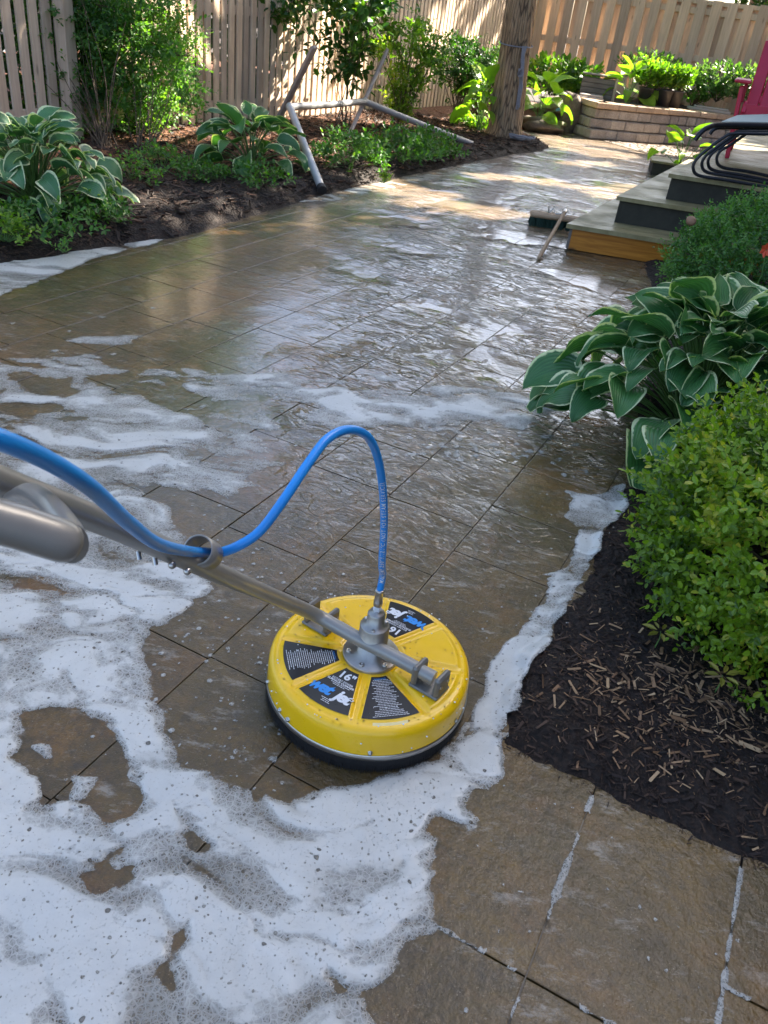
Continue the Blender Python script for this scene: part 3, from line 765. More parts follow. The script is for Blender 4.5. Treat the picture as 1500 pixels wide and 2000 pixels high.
def lines_of(b, rnd, n, r0, r1, ang, wfun, th, dz=.0011):
    """rows of tiny print, each a broken row of letter-high strokes"""
    a = R_(ang); rad = Vector((math.cos(a), math.sin(a), 0)); up = -rad; rt = Vector((up.y, -up.x, 0))
    for i in range(n):
        r = r0 + (r1 - r0) * i / (n - 1); wd = wfun(r) * rnd.uniform(.55, 1.0); x = -wd / 2
        while x < wd / 2:
            l = rnd.uniform(.0015, .006)
            q = [rad * r + rt * (x + dx) + up * dy for dx, dy in ((0, 0), (l, 0), (l, th), (0, th))]
            b.add([(p.x, p.y, topz(p.x, p.y) + dz) for p in q], [(0, 1, 2, 3)]); x += l + rnd.uniform(.0006, .0012)
rt_ = random.Random(9)
for ang, kind in ((62.5, 'logo'), (-117.5, 'logo'), (-72.5, 'text'), (-162.5 - 5 + 5, 'text')):
    wedge_label(ang - 22.5, ang + 22.5, .070, .1785)
for ang in (62.5, -117.5):
    bw, bb = MB(), MB()
    put_text(bw, '16"', .026, .089, 0, ang, bold=.0009)
    put_text(bw, 'ROTARY POWER', .0062, .1045, 0, ang, bold=.0001)
    put_text(bw, 'SURFACE CLEANER', .0070, .1105, 0, ang, bold=.0002)
    lines_of(bw, rt_, 2, .1160, .1195, ang, lambda r: .04, .0013)
    put_text(bb, 'wet', .038, .139, -.0235, ang, shear=.25, bold=.0016, space=.84, fit=.051)
    put_text(bw, 'jet', .038, .139, .0250, ang, shear=.25, bold=.0016, space=.84, fit=.041)
    lines_of(bw, rt_, 3, .160, .168, ang, lambda r: .022, .0014)
    bw.build('white_print', M['white'], cl); bb.build('blue_print', M['blueprint'], cl)
for ang in (-72.5, -162.5):
    bw = MB(); bb = MB()
    lines_of(bw, rt_, 23, .080, .171, ang, lambda r: r * .42, .0012)
    put_text(bb, 'WARNING', .005, .0765, 0, ang)
    bw.build('white_print', M['white'], cl); bb.build('blue_print', M['blueprint'], cl)
# worn pale strip on the rim in front of the lower label
b = MB(); vs = []; n_ = 16
for i in range(n_ + 1):
    a = R_(-84 + i * 21 / n_)
    for r in (.1835, .1905): vs.append((r * math.cos(a + random.uniform(-.004, .004)), r * math.sin(a), topz(r * math.cos(a), r * math.sin(a)) + .0006 + (-.0009 if r > .19 else 0)))
b.add(vs, [(2 * i, 2 * i + 1, 2 * i + 3, 2 * i + 2) for i in range(n_)]); b.build('worn_patch', M['worn'], cl)
# water beads lying on the shell
b = MB(); rb = random.Random(12)
for _ in range(260):
    a = rb.uniform(0, 6.283); r = .20 * rb.random() ** .5; x, y = r * math.cos(a), r * math.sin(a); q = rb.uniform(.0007, .0024)
    b.lathe([(q, -.0002), (q * .9, q * .3), (q * .55, q * .5), (.0001, q * .58)], 8, (x, y, topz(x, y)))
wm = NT('water_bead'); wm.P(color=(.9, .9, .9), rough=.03); wm.b.inputs['Transmission Weight'].default_value = 1.0; wm.b.inputs['IOR'].default_value = 1.33
o = b.build('water_beads', wm.m, cl); o['kind'] = 'stuff'
b = MB()
for _ in range(70):
    a = rb.uniform(0, 6.283); r = rb.choice([.2085, .2, .19, .15]) ; 
    if r > .205: c_ = Vector((math.cos(a) * .2085, math.sin(a) * .2085, rb.uniform(.05, .085)))
    else: x, y = r * math.cos(a), r * math.sin(a); c_ = Vector((x, y, topz(x, y)))
    q = rb.uniform(.0008, .0022); b.lathe([(q, -.0006), (q, .0003), (q * .6, .0009), (.0001, .0011)], 7, c_)
b.build('foam_flecks', M['white'], cl)['kind'] = 'stuff'
# swivel hub
hub = MB(); hub.lathe([(.058, .1065), (.058, .114), (.0565, .1155), (.0300, .1165), (.0300, .186), (.0285, .189), (.0178, .1895), (.0178, .216), (.0150, .221), (.0080, .2215), (.0080, .226), (.0001, .226)], 64)
hubo = hub.build('swivel_hub', M['alu'], cl)
for a in (10, 70, 130, 190, 250, 310):
    b = MB(); b.lathe([(.0055, .1155), (.0055, .119), (.0045, .1195), (.0020, .1195), (.0018, .1175), (.0001, .1175)], 12, (.047 * math.cos(R_(a)), .047 * math.sin(R_(a)), 0)); b.build('hub_bolt', M['steel'], hubo)
for a in (145, 265, 25):
    b = MB(); b.lathe([(.0038, .188), (.0038, .1915), (.003, .192), (.0001, .192)], 10, (.0236 * math.cos(R_(a)), .0236 * math.sin(R_(a)), 0)); b.build('hub_bolt', M['steel'], hubo)
hose_end = Vector((0, 0, .176))
# wand on two clevis brackets
wp = [Vector((.139, 1.138, .141)), Vector((.06, 1.176, .147)), Vector((-.017, 1.210, .152)), at(620, 1203, .165), atD(560, 1176, 1.50), atD(500, 1151, 1.33), atD(450, 1130, 1.18), atD(350, 1085, 1.00), atD(200, 1019, .84), atD(0, 942, .69), atD(-300, 828, .54)]
wpl = [p - Vector((CX, CY, 0)) for p in wp]
b = MB(); b.tube(spline(wpl, 8), .0145, 20); wand = b.build('wand', M['paintgrey'], cl)
def clevis(ctr, az, name='bracket'):
    """plate with two upright lugs that the wand runs into; az = direction of the wand"""
    Mz = Matrix.Rotation(az, 3, 'Z'); b = MB(); c = Vector((ctr[0], ctr[1], 0))
    b.box(c + Vector((0, 0, .115)), (.066, .050, .007), Mz, .002)
    for s in (-1, 1):
        b.box(c + Mz @ Vector((s * .0255, 0, 0)) + Vector((0, 0, .138)), (.0125, .046, .046), Mz, .0045)
    o = b.build(name, M['brkt'], cl)
    for s in (-1, 1):
        q = Mz @ Matrix(((0, 0, 1), (0, 1, 0), (-1, 0, 0)))
        bb = MB(); bb.lathe([(.0001, .0022), (.0030, .002), (.0040, 0)], 12, c + Mz @ Vector((.032, s * .013, 0)) + Vector((0, 0, .140)), q); bb.build('pivot_bolt', M['steel'], o)
waz = math.atan2(-.070, .115)
clevis((.120, -.075), waz)
clevis((-.113, .066), waz)
def wl(px, py, d): return atD(px, py, d) - Vector((CX, CY, 0))
# hose guide ring on the wand
wd = (atD(450, 1130, 1.18) - atD(350, 1085, 1.00)).normalized()
rc = wl(397, 1079, 1.045)
b = MB(); 
t = wd; n1 = Vector((0, 0, 1)) - t * t.z; n1.normalize(); n2 = t.cross(n1)
Q = Matrix(((n1.x, n2.x, t.x), (n1.y, n2.y, t.y), (n1.z, n2.z, t.z)))
b.lathe([(.0185, -.019), (.0205, -.019), (.0205, .019), (.0185, .019), (.0185, -.019)], 32, rc, Q)
b.build('hose_guide', M['paintgrey'], wand)
for (px, py, d) in ((366, 1116, .985), (336, 1104, .96)):
    b = MB(); v_ = (CP - atD(px, py, d)).normalized(); n1b = v_.orthogonal().normalized(); Qb = Matrix((n1b, v_.cross(n1b), v_)).transposed()
    b.lathe([(.0001, .0035), (.0035, .003), (.0048, .001), (.005, -.006)], 14, wl(px, py, d), Qb); b.build('bolt', M['steel'], wand)
for (px, py, d) in ((304, 1104, .955), (272, 1093, .93)):
    b = MB(); b.tube([wl(px, py, d), wl(px - 3, py - 16, d)], .0034, 8); b.build('bolt', M['steel'], wand)
# T-handle: a fat grip tube with a rounded end, welded to the wand by a flattened stub
gp = [wl(-420, 925, .40), wl(-120, 985, .45), wl(40, 1030, .475), wl(95, 1048, .485), wl(125, 1058, .49), wl(142, 1064, .493), wl(152, 1067, .495), wl(158, 1069, .496)]
b = MB(); b.tube(gp, [.0136, .0136, .0136, .0136, .0134, .0118, .0086, .0030], 24); b.build('grip', M['paintgrey'], wand)
b = MB(); b.tube(spline([wl(30, 990, .66), wl(62, 978, .60), wl(95, 1000, .55), wl(128, 1040, .515), wl(140, 1062, .50)], 6), [.014] * 25, 18, flat=.75); b.build('grip_weld', M['paintgrey'], wand)
# blue hose
hp = [atD(-250, 800, .43), atD(-90, 835, .45), atD(0, 859, .475), atD(100, 903, .535), atD(180, 955, .60), atD(250, 1020, .70), atD(310, 1063, .82), atD(370, 1077, .99), atD(397, 1079, 1.045), atD(430, 1079, 1.07), atD(470, 1064, 1.06), atD(510, 1035, 1.06), atD(555, 975, 1.06), atD(600, 908, 1.08), atD(640, 857, 1.11), atD(682, 839, 1.15), atD(718, 853, 1.20), atD(738, 895, 1.26), atD(748, 960, 1.33), atD(750, 1030, 1.40), atD(746, 1100, 1.47), Vector((CX + .0015, CY, .310)), Vector((CX, CY, .268))]
hpl = [p - Vector((CX, CY, 0)) for p in hp]
hs = spline(hpl, 12)
b = MB(); b.tube(hs, .0068, 18); hose = b.build('hose', M['hose'], cl)
b = MB(); b.lathe([(.0001, .224), (.0085, .224), (.0085, .232), (.0060, .234), (.0060, .238)], 6, (0, 0, 0), None, False); b.build('hose_nut', M['white'], hose)
b = MB(); b.lathe([(.0062, .236), (.0090, .238), (.0090, .247), (.0082, .249), (.0082, .270), (.0090, .272), (.0090, .276), (.0064, .2765)], 24); b.build('hose_fitting', M['steel'], hose)
def hose_text(s, size, path, rad, start):
    """prints along the hose, reading upwards from 'start' metres above its lower end, on the side that faces the operator"""
    L = [0]; P = path[::-1]
    for i in range(1, len(P)): L.append(L[-1] + (P[i] - P[i - 1]).length)
    vs, fs = text_mesh(s, size, bold=.00016, space=1.22)
    x0 = min(v.x for v in vs); out = []
    for v in vs:
        d = start + v.x - x0; i = 1
        while i < len(L) - 2 and L[i] < d: i += 1
        t = (d - L[i - 1]) / (L[i] - L[i - 1]); c = P[i - 1].lerp(P[i], t); tn = (P[i] - P[i - 1]).normalized()
        vw = CP - Vector((CX, CY, 0)) - c; nn = (vw - tn * vw.dot(tn)).normalized(); sd_ = tn.cross(nn)
        a = v.y / rad
        out.append(c + (nn * math.cos(a) - sd_ * math.sin(a)) * (rad + .0007))
    b = MB(); b.add(out, fs); return b.build('white_print', M['white'], hose)
hose_text('MAX TEMP 250\u00b0F/121\u00b0C (NOT FOR STEAM SERVICE)', .0105, hs, .0068, .028)

# ------------------------------------------------------------------ fences
P0 = Vector((-2.38, 7.58, 0)); CORN = P0 + GU * 9.6
def boards(name, A, B, wd, pitch, z0, z1, mat, parent, off, th=.018, phase=0, seed=1, cut=None):
    d = (B - A); L = d.length; d.normalize(); n = Vector((-d.y, d.x, 0)); r = random.Random(seed)
    V = []; Fc = []; rn = []; k = 0; s = phase
    while s + wd < L:
        t = r.random(); w_ = wd * r.uniform(.95, 1.03); j = r.uniform(-.004, .004); o = off + r.uniform(-.002, .002)
        zz0 = z0 + r.uniform(-.008, .008); lean = r.uniform(-.006, .006)
        c = .012
        for z, q in ((zz0, 0), (z1 + r.uniform(-.01, .01), lean)):
            for dx, dn in ((0, 0), (w_, 0), (w_, th), (0, th)):
                p = A + d * (s + j + dx + q) + n * (o + dn); V.append((p.x, p.y, z))
        Fc += [(k, k + 1, k + 5, k + 4), (k + 1, k + 2, k + 6, k + 5), (k + 2, k + 3, k + 7, k + 6), (k + 3, k, k + 4, k + 7), (k + 4, k + 5, k + 6, k + 7), (k + 3, k + 2, k + 1, k)]
        rn += [t] * 8; k += 8; s += pitch * r.uniform(.98, 1.02)
    return npmesh(name, V, Fc, mat, parent, attrs={'rnd': rn})
def rail(name, A, B, z, h, off, th, mat, parent):
    d = (B - A); L = d.length; d.normalize(); n = Vector((-d.y, d.x, 0)); az = math.atan2(d.y, d.x)
    m_ = MB(); c = (A + B) / 2 + n * (off + th / 2) + Vector((0, 0, z)); m_.box(c, (L, th, h), Matrix.Rotation(az, 3, 'Z'), .004)
    o = m_.build(name, mat, parent)
    at_ = o.data.attributes.new('rnd', 'FLOAT', 'POINT'); at_.data.foreach_set('value', [.6] * len(o.data.vertices)); return o
lf = thing('picket_fence', 'long wooden shadowbox picket fence in dappled light along the left bed', 'fence', P0)
def loc(o): return o
A0 = P0 - GU * 2.6
def place_children(parent):
    """parts were modelled in world coordinates: shift them under their parent"""
    bpy.context.view_layer.update()
    inv = parent.matrix_world.inverted()
    for ch in parent.children:
        ch.matrix_parent_inverse = inv
boards('front_pickets', A0, CORN, .073, .1135, .06, 1.95, M['fence'], lf, -.018, seed=2)
boards('back_pickets', A0, CORN, .073, .454, .06, 1.95, M['fence'], lf, .06, phase=.055, seed=3)
for z in (.27, 1.05, 1.75): rail('rail', A0, CORN, z, .075, .001, .038, M['fence'], lf)
for t in (-1.1, 1.35, 3.8, 6.2, 8.6):
    c = P0 + GU * t; m_ = MB(); m_.box(c + Vector((0, 0, 1.0)) + Vector((-GU.y, GU.x, 0)) * -.0 , (.10, .10, 2.1), Matrix.Rotation(math.pi / 2 - GA, 3, 'Z'), .005)
    o = m_.build('post', M['fence'], lf); o.location = Vector((GU.y, -GU.x, 0)) * .08 * (1 if t < 0 else -.9)
    at_ = o.data.attributes.new('rnd', 'FLOAT', 'POINT'); at_.data.foreach_set('value', [.3] * len(o.data.vertices))
place_children(lf)
bf = thing('board_fence', 'tan wooden board fence closing the garden behind the retaining wall', 'fence', CORN)
Bend = CORN + GV * 9.5
boards('front_boards', CORN, Bend, .150, .236, .30, 1.90, M['fence_back'], bf, -.06, seed=5)
boards('back_boards', CORN, Bend, .150, .236, .30, 1.86, M['fence_back'], bf, .04, phase=.118, seed=6)
for z in (1.74, 1.1, .5): rail('rail', CORN, Bend, z, .09, -.04, .038, M['fence_back'], bf)
rail('rail', CORN, Bend, 1.86, .06, -.04, .07, M['fence_back'], bf)
for t in (5.35,):
    c = CORN + GV * t; m_ = MB(); m_.box(c + Vector((0, 0, 1.1)) - GU * .1, (.11, .11, 1.85), Matrix.Rotation(-GA, 3, 'Z'), .006); m_.box(c + Vector((0, 0, 2.04)) - GU * .1, (.14, .14, .03), Matrix.Rotation(-GA, 3, 'Z'), .008)
    o = m_.build('post', M['fence_back'], bf); at_ = o.data.attributes.new('rnd', 'FLOAT', 'POINT'); at_.data.foreach_set('value', [.8] * len(o.data.vertices))
place_children(bf)

# ------------------------------------------------------------------ leaf scatter machinery
TPL_SMALL = (np.array([(0, 0, 0), (.32, .28, .07), (.72, .24, .06), (1, 0, -.03), (.72, -.24, .06), (.32, -.28, .07)], float), np.array([(0, 1, 2, 3), (0, 3, 4, 5)]))
TPL_LONG = (np.array([(0, 0, 0), (.35, .17, .05), (.72, .14, .03), (1, 0, -.10), (.72, -.14, .03), (.35, -.17, .05)], float), np.array([(0, 1, 2, 3), (0, 3, 4, 5)]))
def orient(V, D, Nn):
    """V (n,k,3) local x along D, z along N"""
    D = D / (np.linalg.norm(D, axis=1, keepdims=True) + 1e-9)
    Nn = Nn - D * (Nn * D).sum(1, keepdims=True); Nn = Nn / (np.linalg.norm(Nn, axis=1, keepdims=True) + 1e-9)
    B = np.cross(Nn, D)
    return V[..., :1] * D[:, None] + V[..., 1:2] * B[:, None] + V[..., 2:3] * Nn[:, None]
def leaves(name, P, D, Nn, size, mat, parent, tpl=TPL_SMALL, rnd=None, r=rng):
    n = len(P); T, Fq = tpl
    V = np.repeat(T[None], n, 0) * np.asarray(size).reshape(-1, 1, 1)
    V = orient(V, D, Nn) + P[:, None]
    Fc = (Fq[None] + (np.arange(n) * len(T))[:, None, None]).reshape(-1, 4)
    rv = r.random(n) if rnd is None else rnd
    return npmesh(name, V.reshape(-1, 3), Fc, mat, parent, attrs={'rnd': np.repeat(rv, len(T))}, smooth=False)
def unit(r, n):
    v = r.normal(size=(n, 3)); return v / np.linalg.norm(v, axis=1, keepdims=True)
def sprigs(r, base, dirs, per, length, lsize, spread=.9):
    """twigs with leaves in pairs; returns leaf positions, directions, normals, sizes"""
    n = len(base); t = np.linspace(.1, 1, per)
    P = base[:, None] + dirs[:, None] * (t[None, :, None] * length.reshape(-1, 1, 1))
    side = np.cross(dirs, unit(r, n)); side /= np.linalg.norm(side, axis=1, keepdims=True) + 1e-9
    s2 = np.cross(dirs, side)
    ph = (np.arange(per) * 2.4)[None, :] + r.uniform(0, 6.28, (n, 1))
    lat = side[:, None] * np.cos(ph)[..., None] + s2[:, None] * np.sin(ph)[..., None]
    D = lat * spread + dirs[:, None] * r.uniform(.3, .9, (n, per, 1)) + r.normal(0, .15, (n, per, 3))
    D[:, -1] = dirs
    Nn = dirs[:, None] * .8 - lat * .5 + np.array([0, 0, .5]) + r.normal(0, .25, (n, per, 3))
    S = lsize * r.uniform(.65, 1.2, (n, per))
    return P.reshape(-1, 3), D.reshape(-1, 3), Nn.reshape(-1, 3), S.ravel()
def stems(name, segs, mat, parent, rad=.004, seg=5):
    b = MB()
    for s in segs: b.tube(s, [rad * (1 - .6 * i / (len(s) - 1)) for i in range(len(s))], seg)
    return b.build(name, mat, parent)
def boxwood(name, label, cat, C, Rr, n, lsize, mat, seed, group=None, per=9, slen=.07, lump=.12, stem_n=40, cut=-.6, inner=.35):
    r = np.random.default_rng(seed); C = Vector(C); Rr = np.array(Rr)
    t = thing(name, label, cat, (C.x, C.y, 0), 0, group)
    u = unit(r, int(n * 1.4)); u = u[u[:, 2] > cut][:n]
    az = np.arctan2(u[:, 1], u[:, 0]); el = u[:, 2]
    lumpf = 1 + lump * (fbm(az * 2.2 + 8, el * 4 + 3, seed, 3) - .5) * 2.4 + lump * .8 * (fbm(az * 6 + 18, el * 10 + 3, seed + 5, 2) - .5)
    depth = np.where(r.random(len(u)) < inner, r.uniform(.55, .9, len(u)), r.uniform(.88, 1.03, len(u)))
    base = u * Rr * (lumpf * depth)[:, None]; base[:, 2] += C.z
    dirs = u / Rr; dirs /= np.linalg.norm(dirs, axis=1, keepdims=True)
    dirs = dirs + r.normal(0, .42, dirs.shape) + np.array([0, 0, .35]); dirs /= np.linalg.norm(dirs, axis=1, keepdims=True)
    ok = base[:, 2] > .015; base, dirs = base[ok], dirs[ok]
    L = slen * r.uniform(.5, 1.3, len(base))
    P, D, Nn, S = sprigs(r, base, dirs, per, L, lsize)
    # colour clumps: new growth bright, old dark
    cl_ = fbm(P[:, 0] * 9 + P[:, 2] * 5, P[:, 1] * 9 - P[:, 2] * 7, seed + 9, 3)
    tipf = np.tile(np.linspace(0, .25, per), len(base))
    rv = np.clip((cl_ - .5) * 1.6 + .4 + tipf + r.normal(0, .15, len(P)), 0, .97)
    rv = np.where(r.random(len(P)) < .012, 1.0, rv)
    keep = P[:, 2] > .01
    leaves('foliage', P[keep], D[keep], Nn[keep], S[keep], mat, t, rnd=rv[keep], r=r)
    segs = []
    for i in range(stem_n):
        k = r.integers(len(base)); e = Vector(base[k]); m1 = Vector((e.x * .35, e.y * .35, e.z * .45)) + Vector(r.normal(0, .02, 3)); segs.append([Vector((r.normal(0, .03), r.normal(0, .03), -.01)), m1, e])
    stems('stem', segs, M['twig'], t, .006)
    return t
M['twig'] = simple('twig_bark', (.10, .07, .045), .8, 0, .4, 60, .3)
M['box_leaf'] = leafmat('boxwood_leaf', (.030, .085, .008), (.20, .32, .020), (.50, .44, .05), .34, .35)
M['box_leaf_far'] = leafmat('boxwood_leaf_blue_green', (.03, .10, .022), (.10, .24, .045), (.2, .32, .07), .35, .4)
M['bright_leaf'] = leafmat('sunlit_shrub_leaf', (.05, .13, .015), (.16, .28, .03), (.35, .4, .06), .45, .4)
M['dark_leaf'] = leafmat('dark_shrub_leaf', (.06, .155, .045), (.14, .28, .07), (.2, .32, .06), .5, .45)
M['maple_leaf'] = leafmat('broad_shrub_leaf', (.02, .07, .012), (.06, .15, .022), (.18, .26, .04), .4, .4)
M['tree_leaf'] = leafmat('tree_leaf', (.015, .05, .010), (.05, .11, .018), (.10, .16, .03), .4, .45)

boxwood('boxwood', 'large dense boxwood with tiny glossy leaves in the right foreground', 'shrub', (1.21, 1.67, .22), (.51, .51, .37), 5200, .0205, M['box_leaf'], 51, 'boxwoods in the right bed', per=9, slen=.075, lump=.11)
boxwood('boxwood', 'rounded blue-green boxwood between the wooden steps and the variegated hosta', 'shrub', (1.98, 4.45, .24), (.58, .62, .36), 5200, .019, M['box_leaf_far'], 52, 'boxwoods in the right bed', per=9, slen=.08, lump=.08)

# ------------------------------------------------------------------ hostas
def hostamat(name, green1, green2, cream, edge=.80, trans=.22):
    m = NT(name)
    uvn = m.n('ShaderNodeUVMap'); sp = m.n('ShaderNodeSeparateXYZ'); m.set(sp.inputs[0], uvn.outputs[0])
    s, t = sp.outputs[0], sp.outputs[1]
    sa = m.math('ABSOLUTE', m.math('MULTIPLY_ADD', s, 2.0, -1.0))
    ty = m.math('MULTIPLY', m.math('ABSOLUTE', m.math('MULTIPLY_ADD', t, 2.0, -1.0)), .93)
    v = m.coord()
    e = m.math('ADD', m.math('MAXIMUM', sa, m.math('POWER', ty, 2.2)), m.math('MULTIPLY', m.math('SUBTRACT', m.noise(v, 42, 3), .5), .30))
    r = m.attr('rnd')
    g = m.mix(r, green1, green2)
    g = m.mix(m.ramp(m.noise(v, 9, 4, .6), [(.52, 0), (.75, .45)]), g, tuple(x * k for x, k in zip(green2, (1.9, 1.35, .7))))
    g = m.mix(m.ramp(m.noise(v, 30, 3, .6), [(.70, 0), (.74, .8)]), g, (.10, .06, .02))
    veins = m.math('SINE', m.math('MULTIPLY', sa, 40.0))
    g = m.mix(m.math('MULTIPLY', m.ramp(veins, [(0, 0), (1, 1)]), .14), g, tuple(min(1, x * 2.0) for x in green2))
    c = m.mix(m.ramp(e, [(edge - .03, 0), (edge + .03, 1)]), g, cream)
    bw = m.bump(veins, .5, .0016)
    m.P(color=c, rough=.33, spec=.5, normal=bw)
    tr = m.n('ShaderNodeBsdfTranslucent'); m.t.links.new(m.mix(1.0, c, (1.2, 1.6, .4), 'MULTIPLY'), tr.inputs[0])
    ms = m.n('ShaderNodeMixShader'); ms.inputs[0].default_value = trans
    m.t.links.new(m.b.outputs[0], ms.inputs[1]); m.t.links.new(tr.outputs[0], ms.inputs[2]); m.t.links.new(ms.outputs[0], m.out.inputs[0])
    return m.m
M['hosta_var'] = hostamat('variegated_hosta_leaf', (.038, .130, .042), (.080, .215, .065), (.70, .74, .42), .885)
M['hosta_var2'] = hostamat('blue_variegated_hosta_leaf', (.05, .15, .07), (.095, .23, .10), (.70, .75, .48), .80)
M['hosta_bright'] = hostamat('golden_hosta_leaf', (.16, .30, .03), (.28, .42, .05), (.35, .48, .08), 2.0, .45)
M['stalk'] = simple('pale_green_stalk', (.10, .20, .05), .45, 0, .3, 40, .1)
def hosta(name, label, C, n, Lf, Wf, spread, height, mat, seed, group=None, ns=10, nt=12, avoid=None, drp=1.0):
    r = random.Random(seed); t_ = thing(name, label, 'hosta', C, 0, group)
    V = []; Fc = []; UV = []; RN = []; k = 0; st = []
    for i in range(n):
        q = (i + .5) / n                     # inner (0) to outer (1)
        az = i * 2.399963 + r.uniform(-.25, .25)
        if avoid and r.random() < avoid(az): continue
        sc = r.uniform(.72, 1.12) * (.82 + .25 * q)
        L, W = Lf * sc, Wf * sc * r.uniform(.9, 1.1)
        rb_ = spread * (.08 + .70 * q ** .8) * r.uniform(.85, 1.1)
        zb = height * (1.0 - .86 * q ** 1.7) * r.uniform(.88, 1.08)
        out = Vector((math.cos(az), math.sin(az), 0)); B0 = out * rb_ + Vector((0, 0, zb))
        el0 = (R_(48) * (1 - q) + R_(4) * q) + r.uniform(-.2, .2)      # start slope of the blade
        droop = (R_(35) + R_(58) * q) * drp + r.uniform(-.35, .45)
        roll = r.uniform(-.75, .75); cup = r.uniform(.15, .42); wav = r.uniform(0, 6.28); waa = r.uniform(.01, .035)
        pos = B0.copy(); sd_ = Vector((-out.y, out.x, 0)); tw = r.uniform(-.85, .85)
        hd = (out * math.cos(tw) + sd_ * math.sin(tw)); sd_ = Vector((-hd.y, hd.x, 0))
        rn = r.random(); pts = []
        for a in range(nt + 1):
            t = a / nt; el = el0 - droop * t
            d = hd * math.cos(el) + Vector((0, 0, 1)) * math.sin(el); nn = Vector((0, 0, 1)) * math.cos(el) - hd * math.sin(el)
            s_ = (sd_ * math.cos(roll) + nn * math.sin(roll)); n2_ = nn * math.cos(roll) - sd_ * math.sin(roll)
            if a: pos = pos + d * (L / nt)
            prof = (math.sin(math.pi * min(1, t ** .62)) ** .72) if 0 < t < 1 else 0.0
            prof = max(prof, 0) * (1 - .18 * t)
            for b_ in range(ns + 1):
                s = b_ / ns * 2 - 1
                back = -.10 * L * (abs(s) ** 1.5) * max(0, 1 - t * 3.5)      # heart-shaped base
                p = pos + s_ * (s * W / 2 * prof) + n2_ * (cup * W * .5 * (abs(s) ** 1.6) * prof - .02 * W * (1 - abs(s)) + waa * W * 2 * math.sin(s * 2 + t * 9 + wav) * abs(s)) + d * back
                p.z = max(p.z, .012 + .01 * rn)
                V.append(tuple(p)); UV.append((b_ / ns, t)); RN.append(rn)
        for a in range(nt):
            for b_ in range(ns):
                j = k + a * (ns + 1) + b_; Fc.append((j, j + 1, j + ns + 2, j + ns + 1))
        k += (nt + 1) * (ns + 1)
        st.append([Vector((r.uniform(-.03, .03), r.uniform(-.03, .03), .0)), out * rb_ * .45 + Vector((0, 0, zb * .62)), out * rb_ * .85 + Vector((0, 0, zb * .95)), B0 + hd * L * .05])
    npmesh('leaf_clump', V, Fc, mat, t_, smooth=True, attrs={'rnd': RN}, uv=UV)
    b = MB()
    for s in st: b.tube(spline(s, 4), .0035, 6)
    b.build('stalks', M['stalk'], t_)
    return t_
hosta('hosta', 'big glossy green hosta with cream leaf margins spilling over the right path edge', (1.06, 2.66, .03), 190, .195, .170, .60, .46, M['hosta_var'], 5, 'variegated hostas')
hosta('hosta', 'large pale-edged variegated hosta at the far left of the left bed', tuple(at(72, 400, .07)), 120, .175, .125, .52, .40, M['hosta_var2'], 6, 'variegated hostas', 8, 9)
hosta('hosta', 'smaller dark green variegated hosta in front of the left fence', tuple(at(490, 325, .07)), 44, .24, .16, .48, .34, M['hosta_var'], 8, 'variegated hostas', 8, 9)

def fine_shrub(name, label, C, sx, sy, h, n, lsize, mat, seed, group=None, cat='shrub', nst=14, arch=.35, tpl=TPL_SMALL, per=7, slen=.16, z0=.12, thin=1.0):
    """open shrub: arching canes carrying leafy side twigs"""
    r = np.random.default_rng(seed); t = thing(name, label, cat, C, 0, group)
    segs = []; bases = []; dirs = []
    for i in range(nst):
        a = r.uniform(0, 6.28); q = r.random() ** .6
        top = np.array([math.cos(a) * sx * q, math.sin(a) * sy * q, h * r.uniform(.65, 1.05)])
        b0 = np.array([r.normal(0, .05), r.normal(0, .05), 0.0]); mid = np.array([top[0] * arch, top[1] * arch, top[2] * .5]) + r.normal(0, .04, 3)
        end = top + np.array([top[0] * .25, top[1] * .25, -h * .04])
        pts = spline([b0, mid, top, end], 8); segs.append(pts)
        m = int(n / nst)
        for _ in range(m):
            k = int(len(pts) * (z0 + (1 - z0) * r.random() ** thin)); k = min(k, len(pts) - 2)
            p = np.array(pts[k]) + r.normal(0, .015, 3); d = unit(r, 1)[0] * np.array([1, 1, .5]) + np.array([top[0], top[1], .1]) * .4
            bases.append(p); dirs.append(d / np.linalg.norm(d))
    bases, dirs = np.array(bases), np.array(dirs)
    L = slen * r.uniform(.4, 1.5, len(bases))
    P, D, Nn, S = sprigs(r, bases, dirs, per, L, lsize, 1.0)
    Nn = Nn * .6 + np.array([0, 0, .8])
    cl_ = fbm(P[:, 0] * 5 + P[:, 2] * 3, P[:, 1] * 5 - P[:, 2] * 4, seed, 3)
    rv = np.clip((cl_ - .5) * 1.8 + .45 + r.normal(0, .2, len(P)), 0, 1)
    leaves('foliage', P, D, Nn, S, mat, t, tpl=tpl, rnd=rv, r=r)
    stems('stem', segs[:nst], M['twig'], t, .0055)
    return t
